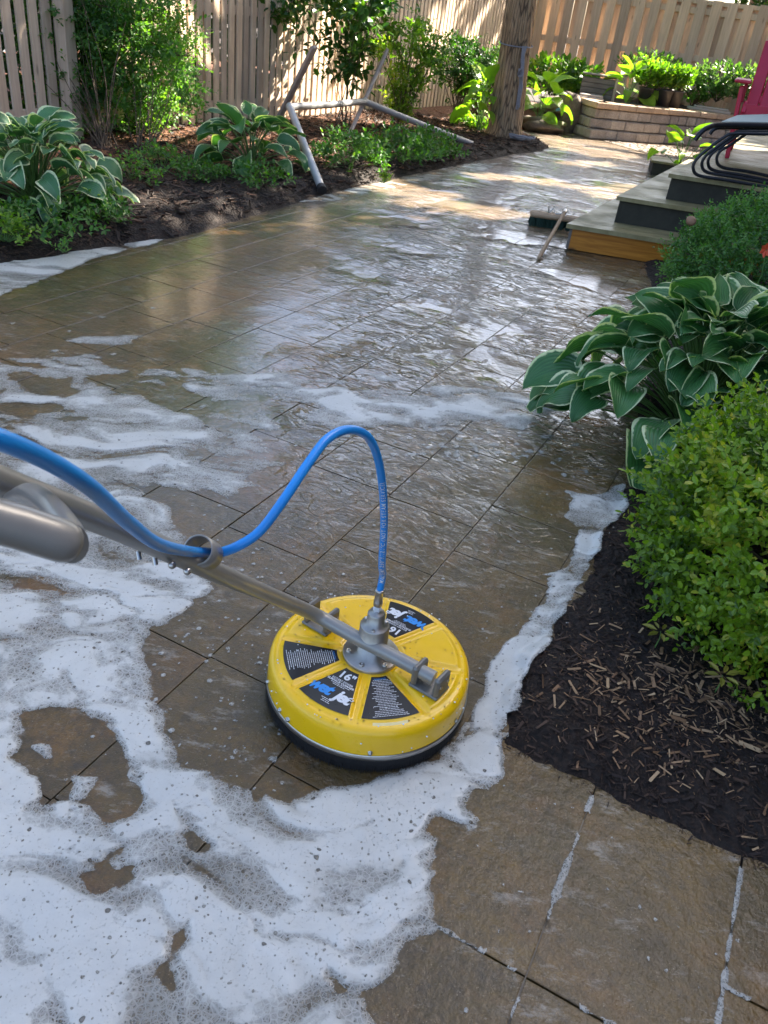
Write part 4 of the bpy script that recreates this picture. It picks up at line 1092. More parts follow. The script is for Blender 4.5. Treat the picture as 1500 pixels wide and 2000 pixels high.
# shrubs against the left fence
def clump_shrub(name, label, base, cl, Y, per_m, ls, mat, seed, tpl=TPL_SMALL, cat='shrub'):
    """airy shrub: leafy sprays gathered in loose masses at the ends of thin canes; cl = (px, py, radius in m)"""
    r = np.random.default_rng(seed); t = thing(name, label, cat, base, 0); segs = []; bs = []; ds = []
    for k, (px, py, ra) in enumerate(cl):
        c = np.array(atY(px, py, Y + r.uniform(-.22, .22)) - base); n = int(per_m * ra * ra); u = unit(r, n) * (r.random((n, 1)) ** .45)
        p = c + u * np.array([ra, ra * .8, ra * .85]) + r.normal(0, .02, (n, 3)); bs.append(p); ds.append(u + unit(r, n) * .7 + np.array([0, 0, .2]))
        for q in range(2):
            e = c + r.normal(0, ra * .4, 3); segs.append([Vector((r.normal(0, .04), r.normal(0, .04), 0)), Vector((e[0] * .35 + r.normal(0, .05), e[1] * .4, e[2] * .5)), Vector(e)])
        for q in range(5):
            e = c + unit(r, 1)[0] * ra * .9; segs.append([Vector(c), Vector((c + e) / 2 + r.normal(0, .02, 3)), Vector(e)])
    bs, ds = np.concatenate(bs), np.concatenate(ds); ds /= np.linalg.norm(ds, axis=1, keepdims=True); ok = bs[:, 2] > .04; bs, ds = bs[ok], ds[ok]
    P, D, Nn, S = sprigs(r, bs, ds, 7, .12 * r.uniform(.5, 1.4, len(bs)), ls, 1.0)
    Nn = Nn * .6 + np.array([0, 0, .9]); c2 = fbm(P[:, 0] * 5, P[:, 2] * 6, seed, 3)
    leaves('foliage', P, D, Nn, S, mat, t, tpl=tpl, rnd=np.clip((c2 - .5) * 2 + .45 + r.normal(0, .2, len(P)), 0, 1), r=r)
    stems('stem', [spline(q, 5) for q in segs], M['twig'], t, .0042)
    return t
clump_shrub('feathery_shrub', 'tall lacy green shrub spreading in front of the left fence beside its end post', at(205, 300, .08),
    [(125, 30, .20), (190, 10, .22), (150, 85, .22), (95, 95, .16), (215, 70, .24), (120, 150, .20), (175, 150, .2), (95, 195, .14), (235, 130, .18), (150, 205, .14), (60, 60, .16), (210, 205, .14), (250, 20, .18), (60, 130, .14), (90, 20, .16)], 6.75, 3400, .036, M['dark_leaf'], 61)
clump_shrub('feathery_shrub', 'fine-leaved green shrub with a narrow leafy foot left of the bare fence stretch', at(283, 305, .08),
    [(300, 20, .20), (340, 60, .18), (285, 80, .18), (355, 110, .12), (310, 140, .20), (350, 180, .14), (270, 190, .14), (300, 210, .16), (262, 240, .12), (285, 265, .10), (385, 185, .07), (330, 215, .10)], 7.1, 3800, .036, M['dark_leaf'], 62)
fine_shrub('leafy_sapling', 'open broad-leaved sapling with thin dark stems behind the pipe frame', (-.95, 9.2, .08), .62, .45, 1.35, 330, .085, M['maple_leaf'], 63, nst=11, per=5, slen=.2, z0=.3)
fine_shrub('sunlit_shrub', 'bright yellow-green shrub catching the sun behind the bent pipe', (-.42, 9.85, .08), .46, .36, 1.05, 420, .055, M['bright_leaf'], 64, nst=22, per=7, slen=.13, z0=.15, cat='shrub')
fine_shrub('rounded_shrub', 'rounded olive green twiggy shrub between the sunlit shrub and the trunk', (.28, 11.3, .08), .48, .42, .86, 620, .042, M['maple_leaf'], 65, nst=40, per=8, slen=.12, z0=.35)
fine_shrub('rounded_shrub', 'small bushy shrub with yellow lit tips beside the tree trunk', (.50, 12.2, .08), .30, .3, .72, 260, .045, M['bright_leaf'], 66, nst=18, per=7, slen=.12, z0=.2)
# low plants on the left bed
def lowplant(label, px, py, rad, h, n, ls, mat, seed, name='low_plant', group='low plants on the left bed', z=.07, tpl=TPL_SMALL):
    r = np.random.default_rng(seed); c = at(px, py, z); t = thing(name, label, 'plant', c, 0, group)
    m = n; a = r.uniform(0, 6.28, m); q = r.random(m) ** .55
    base = np.stack([np.cos(a) * q * rad, np.sin(a) * q * rad, h * (1 - q ** 2) * r.uniform(.35, 1.05, m) + .01], 1)
    d = unit(r, m) * np.array([1, 1, .35]) + np.array([0, 0, .5]); d /= np.linalg.norm(d, axis=1, keepdims=True)
    P, D, Nn, S = sprigs(r, base, d, 6, np.full(m, ls * 2.2), ls, 1.1)
    leaves('foliage', P, D, Nn * .4 + np.array([0, 0, 1]), S, mat, t, tpl=tpl, r=r)
    stems('stem', [[Vector((b[0] * .2, b[1] * .2, 0)), Vector(b * .6), Vector(b)] for b in base[:24]], M['stalk'], t, .003, 4)
    return t
M['fern_leaf'] = leafmat('groundcover_leaf', (.03, .10, .015), (.08, .20, .03), (.2, .3, .05), .35, .45)
for (lab, px, py, ra, h, n, ls, mt, sd_) in (
    ('green fern-like ground cover right of the leaning pipe foot', 680, 325, .34, .26, 170, .04, 'fern_leaf', 71),
    ('pale lobed ground cover plant under the bent pipe, near the path', 780, 312, .42, .24, 200, .045, 'fern_leaf', 72),
    ('ground cover clump right of the pale lobed one, below the long pipe', 840, 300, .30, .2, 120, .045, 'fern_leaf', 73),
    ('small weedy plant just right of the large left hosta', 262, 355, .20, .15, 60, .028, 'dark_leaf', 74),
    ('bright little plant in the middle of the left bed soil', 390, 350, .20, .1, 70, .03, 'fern_leaf', 75),
    ('low weeds between the two left hostas', 315, 330, .24, .14, 80, .03, 'dark_leaf', 76),
    ('low leafy weeds under the dark green hosta', 500, 358, .26, .1, 70, .035, 'fern_leaf', 77),
    ('yellowish grass-like weeds under the large left hosta', 90, 445, .30, .1, 110, .035, 'fern_leaf', 78),
    ('trailing weeds below the right side of the large left hosta', 190, 425, .18, .12, 70, .03, 'fern_leaf', 79),
    ('tiny seedling by the left path edge', 125, 492, .035, .03, 8, .02, 'fern_leaf', 80),
    ('yellow-green weeds at the left picture edge', 12, 470, .16, .1, 50, .03, 'bright_leaf', 81),
    ('small bright weed on the dark soil by the path edge', 748, 357, .06, .04, 14, .03, 'bright_leaf', 82),
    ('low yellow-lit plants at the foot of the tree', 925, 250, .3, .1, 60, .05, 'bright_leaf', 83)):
    lowplant(lab, px, py, ra, h, n, ls, M[mt], sd_)
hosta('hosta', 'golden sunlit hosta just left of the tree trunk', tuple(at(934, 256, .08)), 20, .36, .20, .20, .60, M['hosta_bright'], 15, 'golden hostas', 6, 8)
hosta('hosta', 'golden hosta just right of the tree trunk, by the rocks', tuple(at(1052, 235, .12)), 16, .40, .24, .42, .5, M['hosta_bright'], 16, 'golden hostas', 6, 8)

# ------------------------------------------------------------------ pipe frame and stakes
M['galv'] = simple('pale_grey_pipe', (.42, .42, .42), .42, .3, .2, 12, .1)
M['stake'] = simple('weathered_stake', (.42, .36, .33), .8, 0, .3, 20, .4)
J1 = atY(566, 209, 7.35); J2 = atY(712, 198, 8.9); F1 = at(628, 368, .05); F2 = at(922, 281, .07)
pf = thing('pipe_frame', 'bent pale grey metal pipe frame lying over plants in the left bed', 'pipe frame', (0, 0, 0))
for a_, b_ in ((F1, J1), (J1, J2), (J2, F2)):
    b = MB(); b.tube([a_, a_.lerp(b_, .5) + Vector((0, 0, -.006)), b_], .030, 14); b.build('pipe', M['galv'], pf)
for j in (J1, J2):
    b = MB(); b.lathe([(.0001, -.036), (.02, -.031), (.034, -.01), (.034, .01), (.02, .031), (.0001, .036)], 16, j); b.build('elbow', M['galv'], pf)
b = MB(); b.tube([F1 - (J1 - F1).normalized() * .03, F1 + (J1 - F1).normalized() * .02], .035, 12); b.build('foot_cap', M['black'], pf)
def stake(label, a, b_, w_):
    d = (b_ - a).normalized(); t = thing('wooden_stake', label, 'stake', a, 0, 'stakes leaning in the left bed')
    n = d.orthogonal().normalized(); q = Matrix((n, d.cross(n), d)).transposed(); L = (b_ - a).length
    m_ = MB(); m_.box(Vector((0, 0, 0)) + d * L / 2, (w_, w_ * .6, L), q, .004); m_.build('shaft', M['stake'], t)
    m_ = MB(); m_.box(d * (L + .004), (w_ * .8, w_ * .45, .008), q, .003); m_.build('shaft_tip', M['stake'], t)
stake('grey stake leaning right behind the left end of the pipe frame', at(537, 247, .06), atY(614, 92, 8.6), .06)
stake('darker stake leaning right where the two pipes meet', at(676, 277, .06), atY(756, 98, 9.4), .05)

# ------------------------------------------------------------------ tree with rope
def barkmat():
    m = NT('furrowed_bark'); v = m.coord(scale=(9, 9, 1.5))
    n = m.noise(v, 2.2, 6, .65, .8); vo = m.n('ShaderNodeTexVoronoi', i_Vector=m.coord(scale=(30, 30, 1.7), rot=(.05, .08, 0)), i_Scale=1.0, i_Randomness=1.0, feature='DISTANCE_TO_EDGE')
    c = m.mix(m.ramp(n, [(.3, 0), (.7, 1)]), (.19, .12, .068), (.46, .33, .20))
    c = m.mix(m.ramp(vo.outputs['Distance'], [(.02, .8), (.12, 0)]), c, (.03, .02, .014))
    m.P(color=c, rough=.9, normal=m.bump(m.math('ADD', m.math('MULTIPLY', n, .6), vo.outputs['Distance']), .9, .03))
    return m.m
M['bark'] = barkmat()
def trunk_mesh(name, pts, rads, parent, seg=40, seed=0):
    pts2 = spline(pts, 10); n = len(pts2); vs = []; rr = np.interp(np.linspace(0, 1, n), np.linspace(0, 1, len(rads)), rads)
    for i, p in enumerate(pts2):
        for k in range(seg):
            a = 2 * math.pi * k / seg
            f = 1 + .05 * math.sin(a * 5 + 1.3 * seed) + .05 * (float(vn(np.array([a * 3.2 + 10]), np.array([p.z * 2.2]), seed)[0]) - .5) * 2
            vs.append(p + Vector((math.cos(a), math.sin(a), 0)) * rr[i] * f)
    b = MB(); b.add(vs, [(i * seg + k, i * seg + (k + 1) % seg, (i + 1) * seg + (k + 1) % seg, (i + 1) * seg + k) for i in range(n - 1) for k in range(seg)], True)
    return b.build(name, M['bark'], parent)
def crown(parent, C, Rr, n, ls, mat, seed, clumps=60, tight=.30, off=(0, 0, 0)):
    r = np.random.default_rng(seed); cc = unit(r, clumps) * (r.random((clumps, 1)) ** .4) * np.array(Rr) + np.array(C)
    k = r.integers(clumps, size=n); P = cc[k] + r.normal(0, tight, (n, 3)) * np.array([1, 1, .55])
    P = P[in_shade(P + np.array(off))]
    D = unit(r, len(P)) * np.array([1, 1, .5]); Nn = unit(r, len(P)) * .7 + np.array([0, 0, .8])
    rv = np.clip(r.normal(.45, .25, len(P)) , 0, 1)
    leaves('crown', P, D, Nn, ls * r.uniform(.6, 1.3, len(P)), mat, parent, rnd=rv, r=r)
    return cc
def limbs(parent, start, cc, rad, name='limb', cnt=14, seed=1):
    r = random.Random(seed); b = MB(); S = Vector(start)
    for c in r.sample(list(cc), min(cnt, len(cc))):
        e = Vector(c); m1 = S.lerp(e, .5) + Vector((r.uniform(-.2, .2), r.uniform(-.2, .2), r.uniform(-.1, .3)))
        b.tube(spline([S, m1, e], 5), [rad * (1 - .85 * i / 10) for i in range(11)], 7)
    return b.build(name, M['bark'], parent)
TB = (at(958, 272, .06) + at(1012, 272, .06)) / 2 + Vector((0, .18, 0))
TT = atY(1021, -10, TB.y + .1)
tr = thing('garden_tree', 'garden tree with furrowed bark rising from the mulch at the bend of the path', 'tree', (0, 0, 0))
up = (TT - TB)
tk = trunk_mesh('trunk', [TB + Vector((0, 0, -.08)), TB + Vector((0, 0, .12)), TB + up * .5, TT, TT + up * 1.1, TT + up * 1.9], [.27, .205, .185, .165, .15, .10], tr, seed=4)
ctr = Vector((TT.x + 1.0, TT.y - .3, 7.2))
cc = crown(tr, tuple(ctr), (4.0, 3.8, 1.0), 19000, .17, M['tree_leaf'], 91, 120, .42)
limbs(tr, TT + up * 1.0, cc, .07)
M['rope'] = simple('blue_grey_rope', (.22, .23, .27), .8, 0, .3, 60, .5)
rp = thing('rope', 'blue-grey rope knotted round the tree trunk with ends hanging down its right side', 'rope', (0, 0, 0))
b = MB(); zc = atY(1018, 88, TB.y).z; ctrp = TB + up * ((zc - TB.z) / up.z)
b.tube([ctrp + Vector((math.cos(a) * .192, math.sin(a) * .192, .02 * math.sin(a))) for a in np.linspace(0, 2 * math.pi, 33)], .007, 6); b.build('loop', M['rope'], rp)
b = MB(); r_ = random.Random(2)
for k in range(7):
    a = atY(1025 + r_.uniform(-3, 3), 90, TB.y - .17); zz = [a + Vector((r_.uniform(-.012, .012), 0, 0))]
    for y in (115, 145, 170, 190 + r_.uniform(0, 25)): zz.append(atY(1024 - (y - 90) * .10 + r_.uniform(-4, 4), y, TB.y - .18))
    b.tube(spline(zz, 5), .008, 6)
b.build('hanging_ends', M['rope'], rp)
b = MB(); kc = atY(1017, 143, TB.y - .19)
for k in range(4): b.tube([kc + Vector((math.cos(a + k) * .028, math.sin(a * 2 + k) * .02, math.sin(a) * .04)) for a in np.linspace(0, 2 * math.pi, 17)], .009, 6)
b.build('knot', M['rope'], rp)
b = MB(); bc = TB + Vector((.18, -.24, .03))
for k in range(5): b.tube([bc + Vector((math.cos(a + k) * (.10 + .015 * k), math.sin(a + k) * .07 - .02 * k, .01 * k + .01 * math.sin(3 * a))) for a in np.linspace(0, 5, 17)], .008, 6)
b.build('coil', M['rope'], rp)

# ------------------------------------------------------------------ retaining wall and the far bed
def stonemat(name, c1, c2, sc=6, moss=None):
    m = NT(name); v = m.coord(); n = m.noise(v, sc, 5, .65); f = m.noise(v, sc * 9, 4, .7)
    c = m.mix(m.ramp(n, [(.3, 0), (.7, 1)]), c1, c2); c = m.mix(m.ramp(f, [(.35, .5), (.6, 0)]), c, tuple(x * .45 for x in c1))
    r = m.attr('rnd'); c = m.mix(1.0, c, m.ramp(r, [(0, (.78, .76, .76)), (1, (1.18, 1.12, 1.05))]), 'MULTIPLY')
    if moss: c = m.mix(m.ramp(m.noise(v, 4, 4), [(.5, 0), (.7, .7)]), c, moss)
    m.P(color=c, rough=.85, normal=m.bump(m.math('ADD', m.math('MULTIPLY', n, .7), m.math('MULTIPLY', f, .3)), .8, .02)); return m.m
M['wallstone'] = stonemat('split_face_block', (.25, .23, .205), (.45, .415, .37))
M['capstone'] = stonemat('tan_cap_stone', (.42, .31, .21), (.56, .44, .32))
M['rock'] = stonemat('garden_rock', (.12, .10, .08), (.27, .22, .17), 5, (.08, .09, .03))
def set_rnd(o, vals):
    a = o.data.attributes.new('rnd', 'FLOAT', 'POINT'); a.data.foreach_set('value', vals)
WT = .46
wall_path = spline([(1.93, 13.3, 0), (2.05, 12.72, 0), (2.22, 12.50, 0), (2.9, 12.72, 0), (3.8, 13.22, 0), (4.8, 13.45, 0), (6.2, 13.1, 0), (8.0, 12.3, 0)], 16)
def wall_pos(path):
    L = [0]
    for i in range(1, len(path)): L.append(L[-1] + (path[i] - path[i - 1]).length)
    def f(s):
        i = min(max(1, int(np.searchsorted(L, s))), len(L) - 1); t = (s - L[i - 1]) / (L[i] - L[i - 1]); d = (path[i] - path[i - 1]).normalized()
        return path[i - 1].lerp(path[i], t), d
    return f, L[-1]
wf, WL = wall_pos(wall_path)
rw = thing('retaining_wall', 'low curved block retaining wall with tan cap stones at the far end', 'retaining wall', (0, 0, 0))
for part, mat in (('blocks', 'wallstone'), ('cap', 'capstone')):
    b = MB(); rn = []; r_ = random.Random(14)
    rows = [(0.0, .125), (.128, .125), (.256, .125)] if part == 'blocks' else [(.384, .075)]
    for ri, (z0, h) in enumerate(rows):
        s = -.0 - ri % 2 * .12
        while s < WL - .1:
            l = r_.choice([.16, .24, .32, .38]) if part == 'blocks' else .30
            if s + l > 0.05:
                p, d = wf(max(0, s + l / 2)); n = Vector((-d.y, d.x, 0)); bt = .03 * ri if part == 'blocks' else .05
                n0 = len(b.v); b.box(p + n * (bt + .12) + Vector((0, 0, z0 + h / 2)), (l - .006, .24 + (.05 if part == 'cap' else r_.uniform(0, .025)), h - .004), Matrix.Rotation(math.atan2(d.y, d.x), 3, 'Z'), .014 if part == 'blocks' else .008)
                rn += [r_.random()] * (len(b.v) - n0)
            s += l
    o = b.build(part, M[mat], rw); set_rnd(o, rn)
# raised soil behind the wall
pts = [wf(s)[0] + Vector((-wf(s)[1].y, wf(s)[1].x, 0)) * .22 for s in np.linspace(0.4, WL - .1, 30)]
vs = [(p.x, p.y, .40) for p in pts] + [(p.x + (.8 if i > 3 else -.2), 19, .44) for i, p in enumerate(pts)]
b = MB(); b.add(vs, [(i, i + 1, 31 + i, 30 + i) for i in range(29)]); o = b.build('raised_bed_soil', M['mulch']); tag(o, 'raised soil bed behind the curved retaining wall', kind='structure')
# gravel strip in front of the wall
gp_ = [(2.35, 12.35), (3.0, 12.6), (3.9, 13.1), (4.9, 13.3), (6.2, 12.9), (6.2, 10.2), (3.2, 10.6), (2.9, 11.4)]
gm = NT('pea_gravel'); v = gm.coord(); vo = gm.n('ShaderNodeTexVoronoi', i_Vector=v, i_Scale=45.0)
gm.P(color=gm.mix(gm.ramp(vo.outputs['Color'], [(0, 0), (1, 1)]), (.14, .105, .08), (.38, .32, .26)), rough=.9, normal=gm.bump(vo.outputs['Distance'], 1.0, .02))
b = MB(); b.add([(x, y, .006) for x, y in gp_], [tuple(range(len(gp_)))]); o = b.build('gravel_strip', gm.m); tag(o, 'gravel strip in front of the retaining wall', kind='structure')
chips('gravel', 9000, gp_, samp_box(2.3, 6.2, 10.2, 13.4), lambda X, Y, S: np.full(len(X), .010), .012, .03, [(.12, .09, .07), (.25, .2, .16), (.4, .34, .28), (.3, .22, .16)], 'loose gravel in front of the retaining wall', 12, .8, .3)
def rock(label, C, sx, sy, sz, seed, name='rock', rot=0, group='rocks by the tree'):
    n, m_ = 26, 16; vs = []; rr = np.random.default_rng(seed)
    for i in range(m_ + 1):
        ph = math.pi * i / m_ - math.pi / 2
        for k in range(n):
            a = 2 * math.pi * k / n; x, y, z = math.cos(ph) * math.cos(a), math.cos(ph) * math.sin(a), math.sin(ph)
            e = .55; f = (abs(x) ** 2.6 + abs(y) ** 2.6 + abs(z) ** 2.6) ** (-1 / 2.6)
            g = 1 + .45 * (float(vn(np.array([x * 2.2 + seed]), np.array([y * 2.2 + z * 2.6]), seed)[0]) - .5)
            vs.append(Vector((x * f * g * sx, y * f * g * sy, z * f * g * sz)))
    b = MB(); b.add(vs, [(i * n + k, i * n + (k + 1) % n, (i + 1) * n + (k + 1) % n, (i + 1) * n + k) for i in range(m_) for k in range(n)], True)
    o = b.build(name, M['rock']); o.location = C; o.rotation_euler = (0, 0, rot); set_rnd(o, [rr.random()] * len(vs)); tag(o, label, 'rock', group)
    return o
def L_(px, py, Y, z=None): return atY(px, py, Y)
rock('broad flat-topped rock lying at the path edge right of the trunk', at(1060, 246, .07), .30, .24, .10, 3, rot=.3)
rock('pale flat slab of rock resting on soil above the broad rock', atY(1066, 213, 13.1), .25, .2, .055, 4, rot=.1)
rock('small pale stone right of the flat slab, below the blue cloth', atY(1092, 212, 13.0), .13, .15, .07, 5)
rock('flat slab of rock stacked highest, left of the blue cloth', atY(1086, 198, 13.4), .24, .2, .06, 6, rot=-.1)
rock('tall dark upright rock against the left end of the retaining wall', atY(1108, 228, 13.0), .16, .20, .30, 7, rot=.2)
rock('little stone touching the trunk side of the broad rock', at(1022, 240, .06), .14, .13, .09, 8)
rock('white round pebble between the trunk and the flat slab', atY(1013, 228, 12.9), .055, .05, .045, 9)
# blue cloth draped over the dark rock
cm = simple('pale_blue_plastic', (.10, .36, .78), .4, 0, .15, 10, .2)
n = 16; X, Y = np.meshgrid(np.linspace(-1, 1, n), np.linspace(-1, 1, n)); Z = .03 * np.sin(X * 4 + Y * 3) + .03 * np.sin(X * 2 - Y * 5) - .16 * np.maximum(0, np.abs(Y) - .2) - .10 * np.maximum(0, X) ** 2
cp_ = atY(1109, 196, 13.0); b = MB(); top = [(x * .16, y * .16, z) for x, y, z in zip(X.ravel(), Y.ravel(), Z.ravel())]
b.add(top, [tuple(q) for q in grid_faces(n, n)], True); b.add([(x, y, z - .004) for x, y, z in top], [tuple(q)[::-1] for q in grid_faces(n, n)], True)
o = b.build('blue_cloth', cm); o.location = cp_; tag(o, 'crumpled light blue plastic sheet draped over the dark rock by the wall end', 'cloth')
# weathered planter box
pb = thing('planter_box', 'weathered grey wooden planter box on the raised bed behind the wall end', 'planter', (0, 0, 0))
pc = atY(1165, 176, 13.6); Mz = Matrix.Rotation(-.15, 3, 'Z')
M['planter'] = woodmat('grey_planter_wood', (.13, .11, .095), (.26, .23, .20), grain=(2, 40, 40)); M['planter_end'] = woodmat('bleached_end_board', (.42, .33, .25), (.60, .50, .40))
b = MB()
for k in range(5): b.box(pc + Vector((0, 0, -.13 + k * .064)), (.48, .24, .060), Mz, .004)
b.build('slat_sides', M['planter'], pb)
b = MB(); b.box(pc + Mz @ Vector((.262, -.01, 0)) + Vector((0, 0, .01)), (.04, .27, .36), Mz, .006); b.build('end_board', M['planter_end'], pb)
b = MB(); b.box(pc + Vector((0, 0, .200)), (.50, .27, .02), Mz, .004); b.build('rim', M['planter'], pb)
# slabs lying on the wall
slabm = simple('pale_paving_slab', (.42, .38, .34), .8, 0, .15, 15, .3)
for lab, px, py, Y, lx in (('pale flat stone slab lying on the raised bed near the left planter', 1150, 191, 13.1, .42), ('pale flat slab leaning on the wall cap among the white-flecked plants', 1384, 215, 13.7, .62)):
    c = atY(px, py, Y); b = MB(); b.box((0, 0, 0), (lx, .2, .035), None, .008); b.box((.03, .02, .032), (lx * .8, .16, .025), None, .006); o = b.build('stone_slab', slabm); o.location = c; o.rotation_euler = (0, 0, -.12); tag(o, lab, 'slab')
# potted shrubs in a row
potm = simple('black_nursery_pot', (.035, .03, .028), .5, 0, .3, 20, .1)
def potted(label, px, py, Y, s, seed, mat, ls=.07):
    t = thing('potted_shrub', label, 'potted plant', (0, 0, 0), 0, 'potted shrubs standing on the retaining wall'); c = atY(px, py, Y); t.location = c
    b = MB(); b.lathe([(.0001, 0), (.075 * s, 0), (.095 * s, .17 * s), (.10 * s, .175 * s), (.10 * s, .19 * s), (.09 * s, .19 * s), (.086 * s, .165 * s), (.0001, .165 * s)], 20); b.build('pot', potm, t)
    r = np.random.default_rng(seed); m = 70; base = unit(r, m) * np.array([.14, .14, .10]) * s + np.array([0, 0, .30 * s]); d = unit(r, m) * np.array([1, 1, .4]) + np.array([0, 0, .7]); d /= np.linalg.norm(d, axis=1, keepdims=True)
    P, D, Nn, S = sprigs(r, base, d, 6, np.full(m, .09), ls, .9); leaves('foliage', P, D, Nn, S, mat, t, r=r)
    stems('stem', [[Vector((0, 0, .16 * s)), Vector(q * .8), Vector(q)] for q in base[:12]], M['twig'], t, .006)
for i, (lab, px, py) in enumerate((('leftmost black-potted bright shrub on the wall', 1256, 203), ('second black-potted shrub from the left on the wall', 1278, 205), ('third black-potted shrub from the left on the wall', 1293, 207), ('rightmost black-potted bright shrub on the wall', 1314, 209))):
    potted(lab, px, py, 13.35 + (i % 2) * .1, 1.15, 30 + i, M['bright_leaf'])
# leafy plants on the far bed
def farplant(label, px, py, Y, rad, h, n, ls, mat, seed, name='leafy_shrub'):
    r = np.random.default_rng(seed); c = atY(px, py, Y); t = thing(name, label, 'shrub', c, 0, 'plants on the far raised bed')
    u = unit(r, n); base = u * np.array([rad, rad * .7, h * .5]) * r.uniform(.6, 1.0, (n, 1)) + np.array([0, 0, h * .5])
    d = u * np.array([1, 1, .5]) + np.array([0, 0, .6]); d /= np.linalg.norm(d, axis=1, keepdims=True)
    P, D, Nn, S = sprigs(r, base, d, 6, np.full(n, ls * 1.6), ls, .9)
    cl_ = fbm(P[:, 0] * 6, P[:, 2] * 8 + P[:, 1] * 3, seed, 3); leaves('foliage', P, D, Nn, S, mat, t, rnd=np.clip((cl_ - .5) * 2 + .5 + r.normal(0, .15, len(P)), 0, 1), r=r)
    stems('stem', [[Vector((0, 0, -.05)), Vector(q * .6), Vector(q)] for q in base[:16]], M['twig'], t, .006)
M['white_leaf'] = leafmat('white_flecked_leaf', (.05, .12, .03), (.16, .26, .10), (.6, .65, .4), .35, .4)
farplant('bright green leafy shrub right of the tree, against the far fence', 1075, 185, 14.4, .55, .42, 190, .09, M['bright_leaf'], 131)
farplant('bright broad-leaved shrub left of the grey planter box', 1118, 188, 14.2, .38, .36, 110, .1, M['bright_leaf'], 132)
farplant('dark fine-leaved shrub behind the potted shrubs against the fence', 1262, 160, 14.6, .5, .38, 220, .05, M['dark_leaf'], 133)
farplant('white-flecked shrub left of the red chair', 1400, 192, 14.0, .42, .42, 170, .07, M['white_leaf'], 134)
farplant('pale-tipped shrub under the far fence nearest the red chair', 1462, 200, 13.9, .42, .40, 160, .07, M['white_leaf'], 135)
farplant('dark green shrub mass between the pots and the white-flecked shrub', 1352, 203, 14.2, .42, .40, 190, .06, M['dark_leaf'], 136)
hosta('hosta', 'golden broad-leaved hosta between the planter box and the potted shrubs', tuple(atY(1225, 200, 13.5)), 20, .34, .24, .34, .42, M['hosta_bright'], 17, 'golden hostas', 6, 8)

# ------------------------------------------------------------------ wooden steps and deck
def deckmat():
    m = NT('weathered_deck_board'); v = m.coord(scale=(3, 30, 3), rot=(0, 0, R_(9))); n = m.noise(v, 2, 6, .65, .4); s = m.noise(m.coord(), 5, 4)
    c = m.mix(m.ramp(n, [(.3, 0), (.7, 1)]), (.21, .165, .07), (.40, .335, .17)); c = m.mix(m.ramp(s, [(.45, 0), (.75, .6)]), c, (.07, .08, .035))
    m.P(color=c, rough=m.ramp(s, [(.3, .35), (.7, .65)]), normal=m.bump(n, .35, .004)); return m.m
M['deck'] = deckmat()
M['riser'] = simple('dark_grey_painted_riser', (.042, .039, .028), .9, 0, .5, 14, .35, .004)
def orangemat():
    m = NT('stained_pine_fascia'); v = m.coord(scale=(1.6, 1.6, 22), rot=(0, 0, R_(9))); n = m.noise(v, 1.6, 5, .6, .9); k = m.n('ShaderNodeTexVoronoi', i_Vector=m.coord(scale=(3, 3, 7)), i_Scale=1.4)
    c = m.mix(m.ramp(n, [(.3, 0), (.7, 1)]), (.32, .10, .008), (.62, .25, .032)); c = m.mix(m.ramp(k.outputs['Distance'], [(.06, .8), (.16, 0)]), c, (.05, .02, .01))
    m.P(color=c, rough=.4, normal=m.bump(n, .2, .003)); return m.m
M['fascia'] = orangemat()
st = thing('wooden_steps', 'weathered wooden garden steps with dark risers and an orange-brown front board', 'steps', (0, 0, 0))
SA = math.atan2(-.10, .67); ex = Vector((math.cos(SA), math.sin(SA), 0)); ey = GU.copy()
def prism(b, corners, z0, z1):
    n = len(corners); vs = [(c.x, c.y, z0) for c in corners] + [(c.x, c.y, z1) for c in corners]
    b.add(vs, [tuple(range(n))[::-1], tuple(range(n, 2 * n))] + [(i, (i + 1) % n, n + (i + 1) % n, n + i) for i in range(n)])
def platform(o, wx, dy): return [o, o + ex * wx, o + ex * wx + ey * dy, o + ey * dy]
s1 = Vector((.94, 5.50, 0)); s2 = Vector((1.27, 5.74, 0)); s3 = Vector((1.60, 5.86, 0))
ov = .025
def level(o, wx, dy, z, tread, riser_mat, zlow, nm):
    b = MB(); nb = 5
    prism(b, platform(o, wx, .14), z - tread, z); prism(b, platform(o + ey * .145, wx, dy - .145), z - tread, z)
    b.build('tread', M['deck'], st)
    b = MB(); ins = o + ex * ov * 1.6 + ey * ov; prism(b, platform(ins, wx - .05, .03), zlow, z - tread - .001); b.build(nm, riser_mat, st)
    b = MB(); ins2 = o + ex * ov * .8 + ey * (ov + .004); prism(b, [ins2, ins2 + ex * .018, ins2 + ex * .018 + ey * (dy - .1), ins2 + ey * (dy - .1)], zlow, z - tread - .001); b.build('side_board', M['riser'] if riser_mat is M['riser'] else M['grey_wood'], st)
level(s1, 2.6, 3.6, .165, .028, M['fascia'], .004, 'front_board')
level(s2, 2.4, 2.9, .335, .026, M['riser'], .166, 'riser')
dk_ = thing('deck', 'weathered grey-green wooden deck above the steps carrying the lounge chair', 'deck', (0, 0, 0))
b = MB()
for k in range(36):
    o0 = s3 + ey * (k * .143); wx = 4.0
    if k > 26: o0 = o0 + ex * .0
    prism(b, platform(o0, wx, .138), .474, .500)
b.build('floor_boards', M['deck'], dk_)
b = MB(); prism(b, platform(s3 + ex * .04 + ey * .03, 3.9, .03), .337, .472); b.build('riser', M['riser'], dk_)
b = MB(); q0 = s3 + ex * .02 + ey * .034; prism(b, [q0, q0 + ex * .02, q0 + ex * .02 + ey * 4.9, q0 + ey * 4.9], .337, .472); b.build('side_board', M['riser'], dk_)
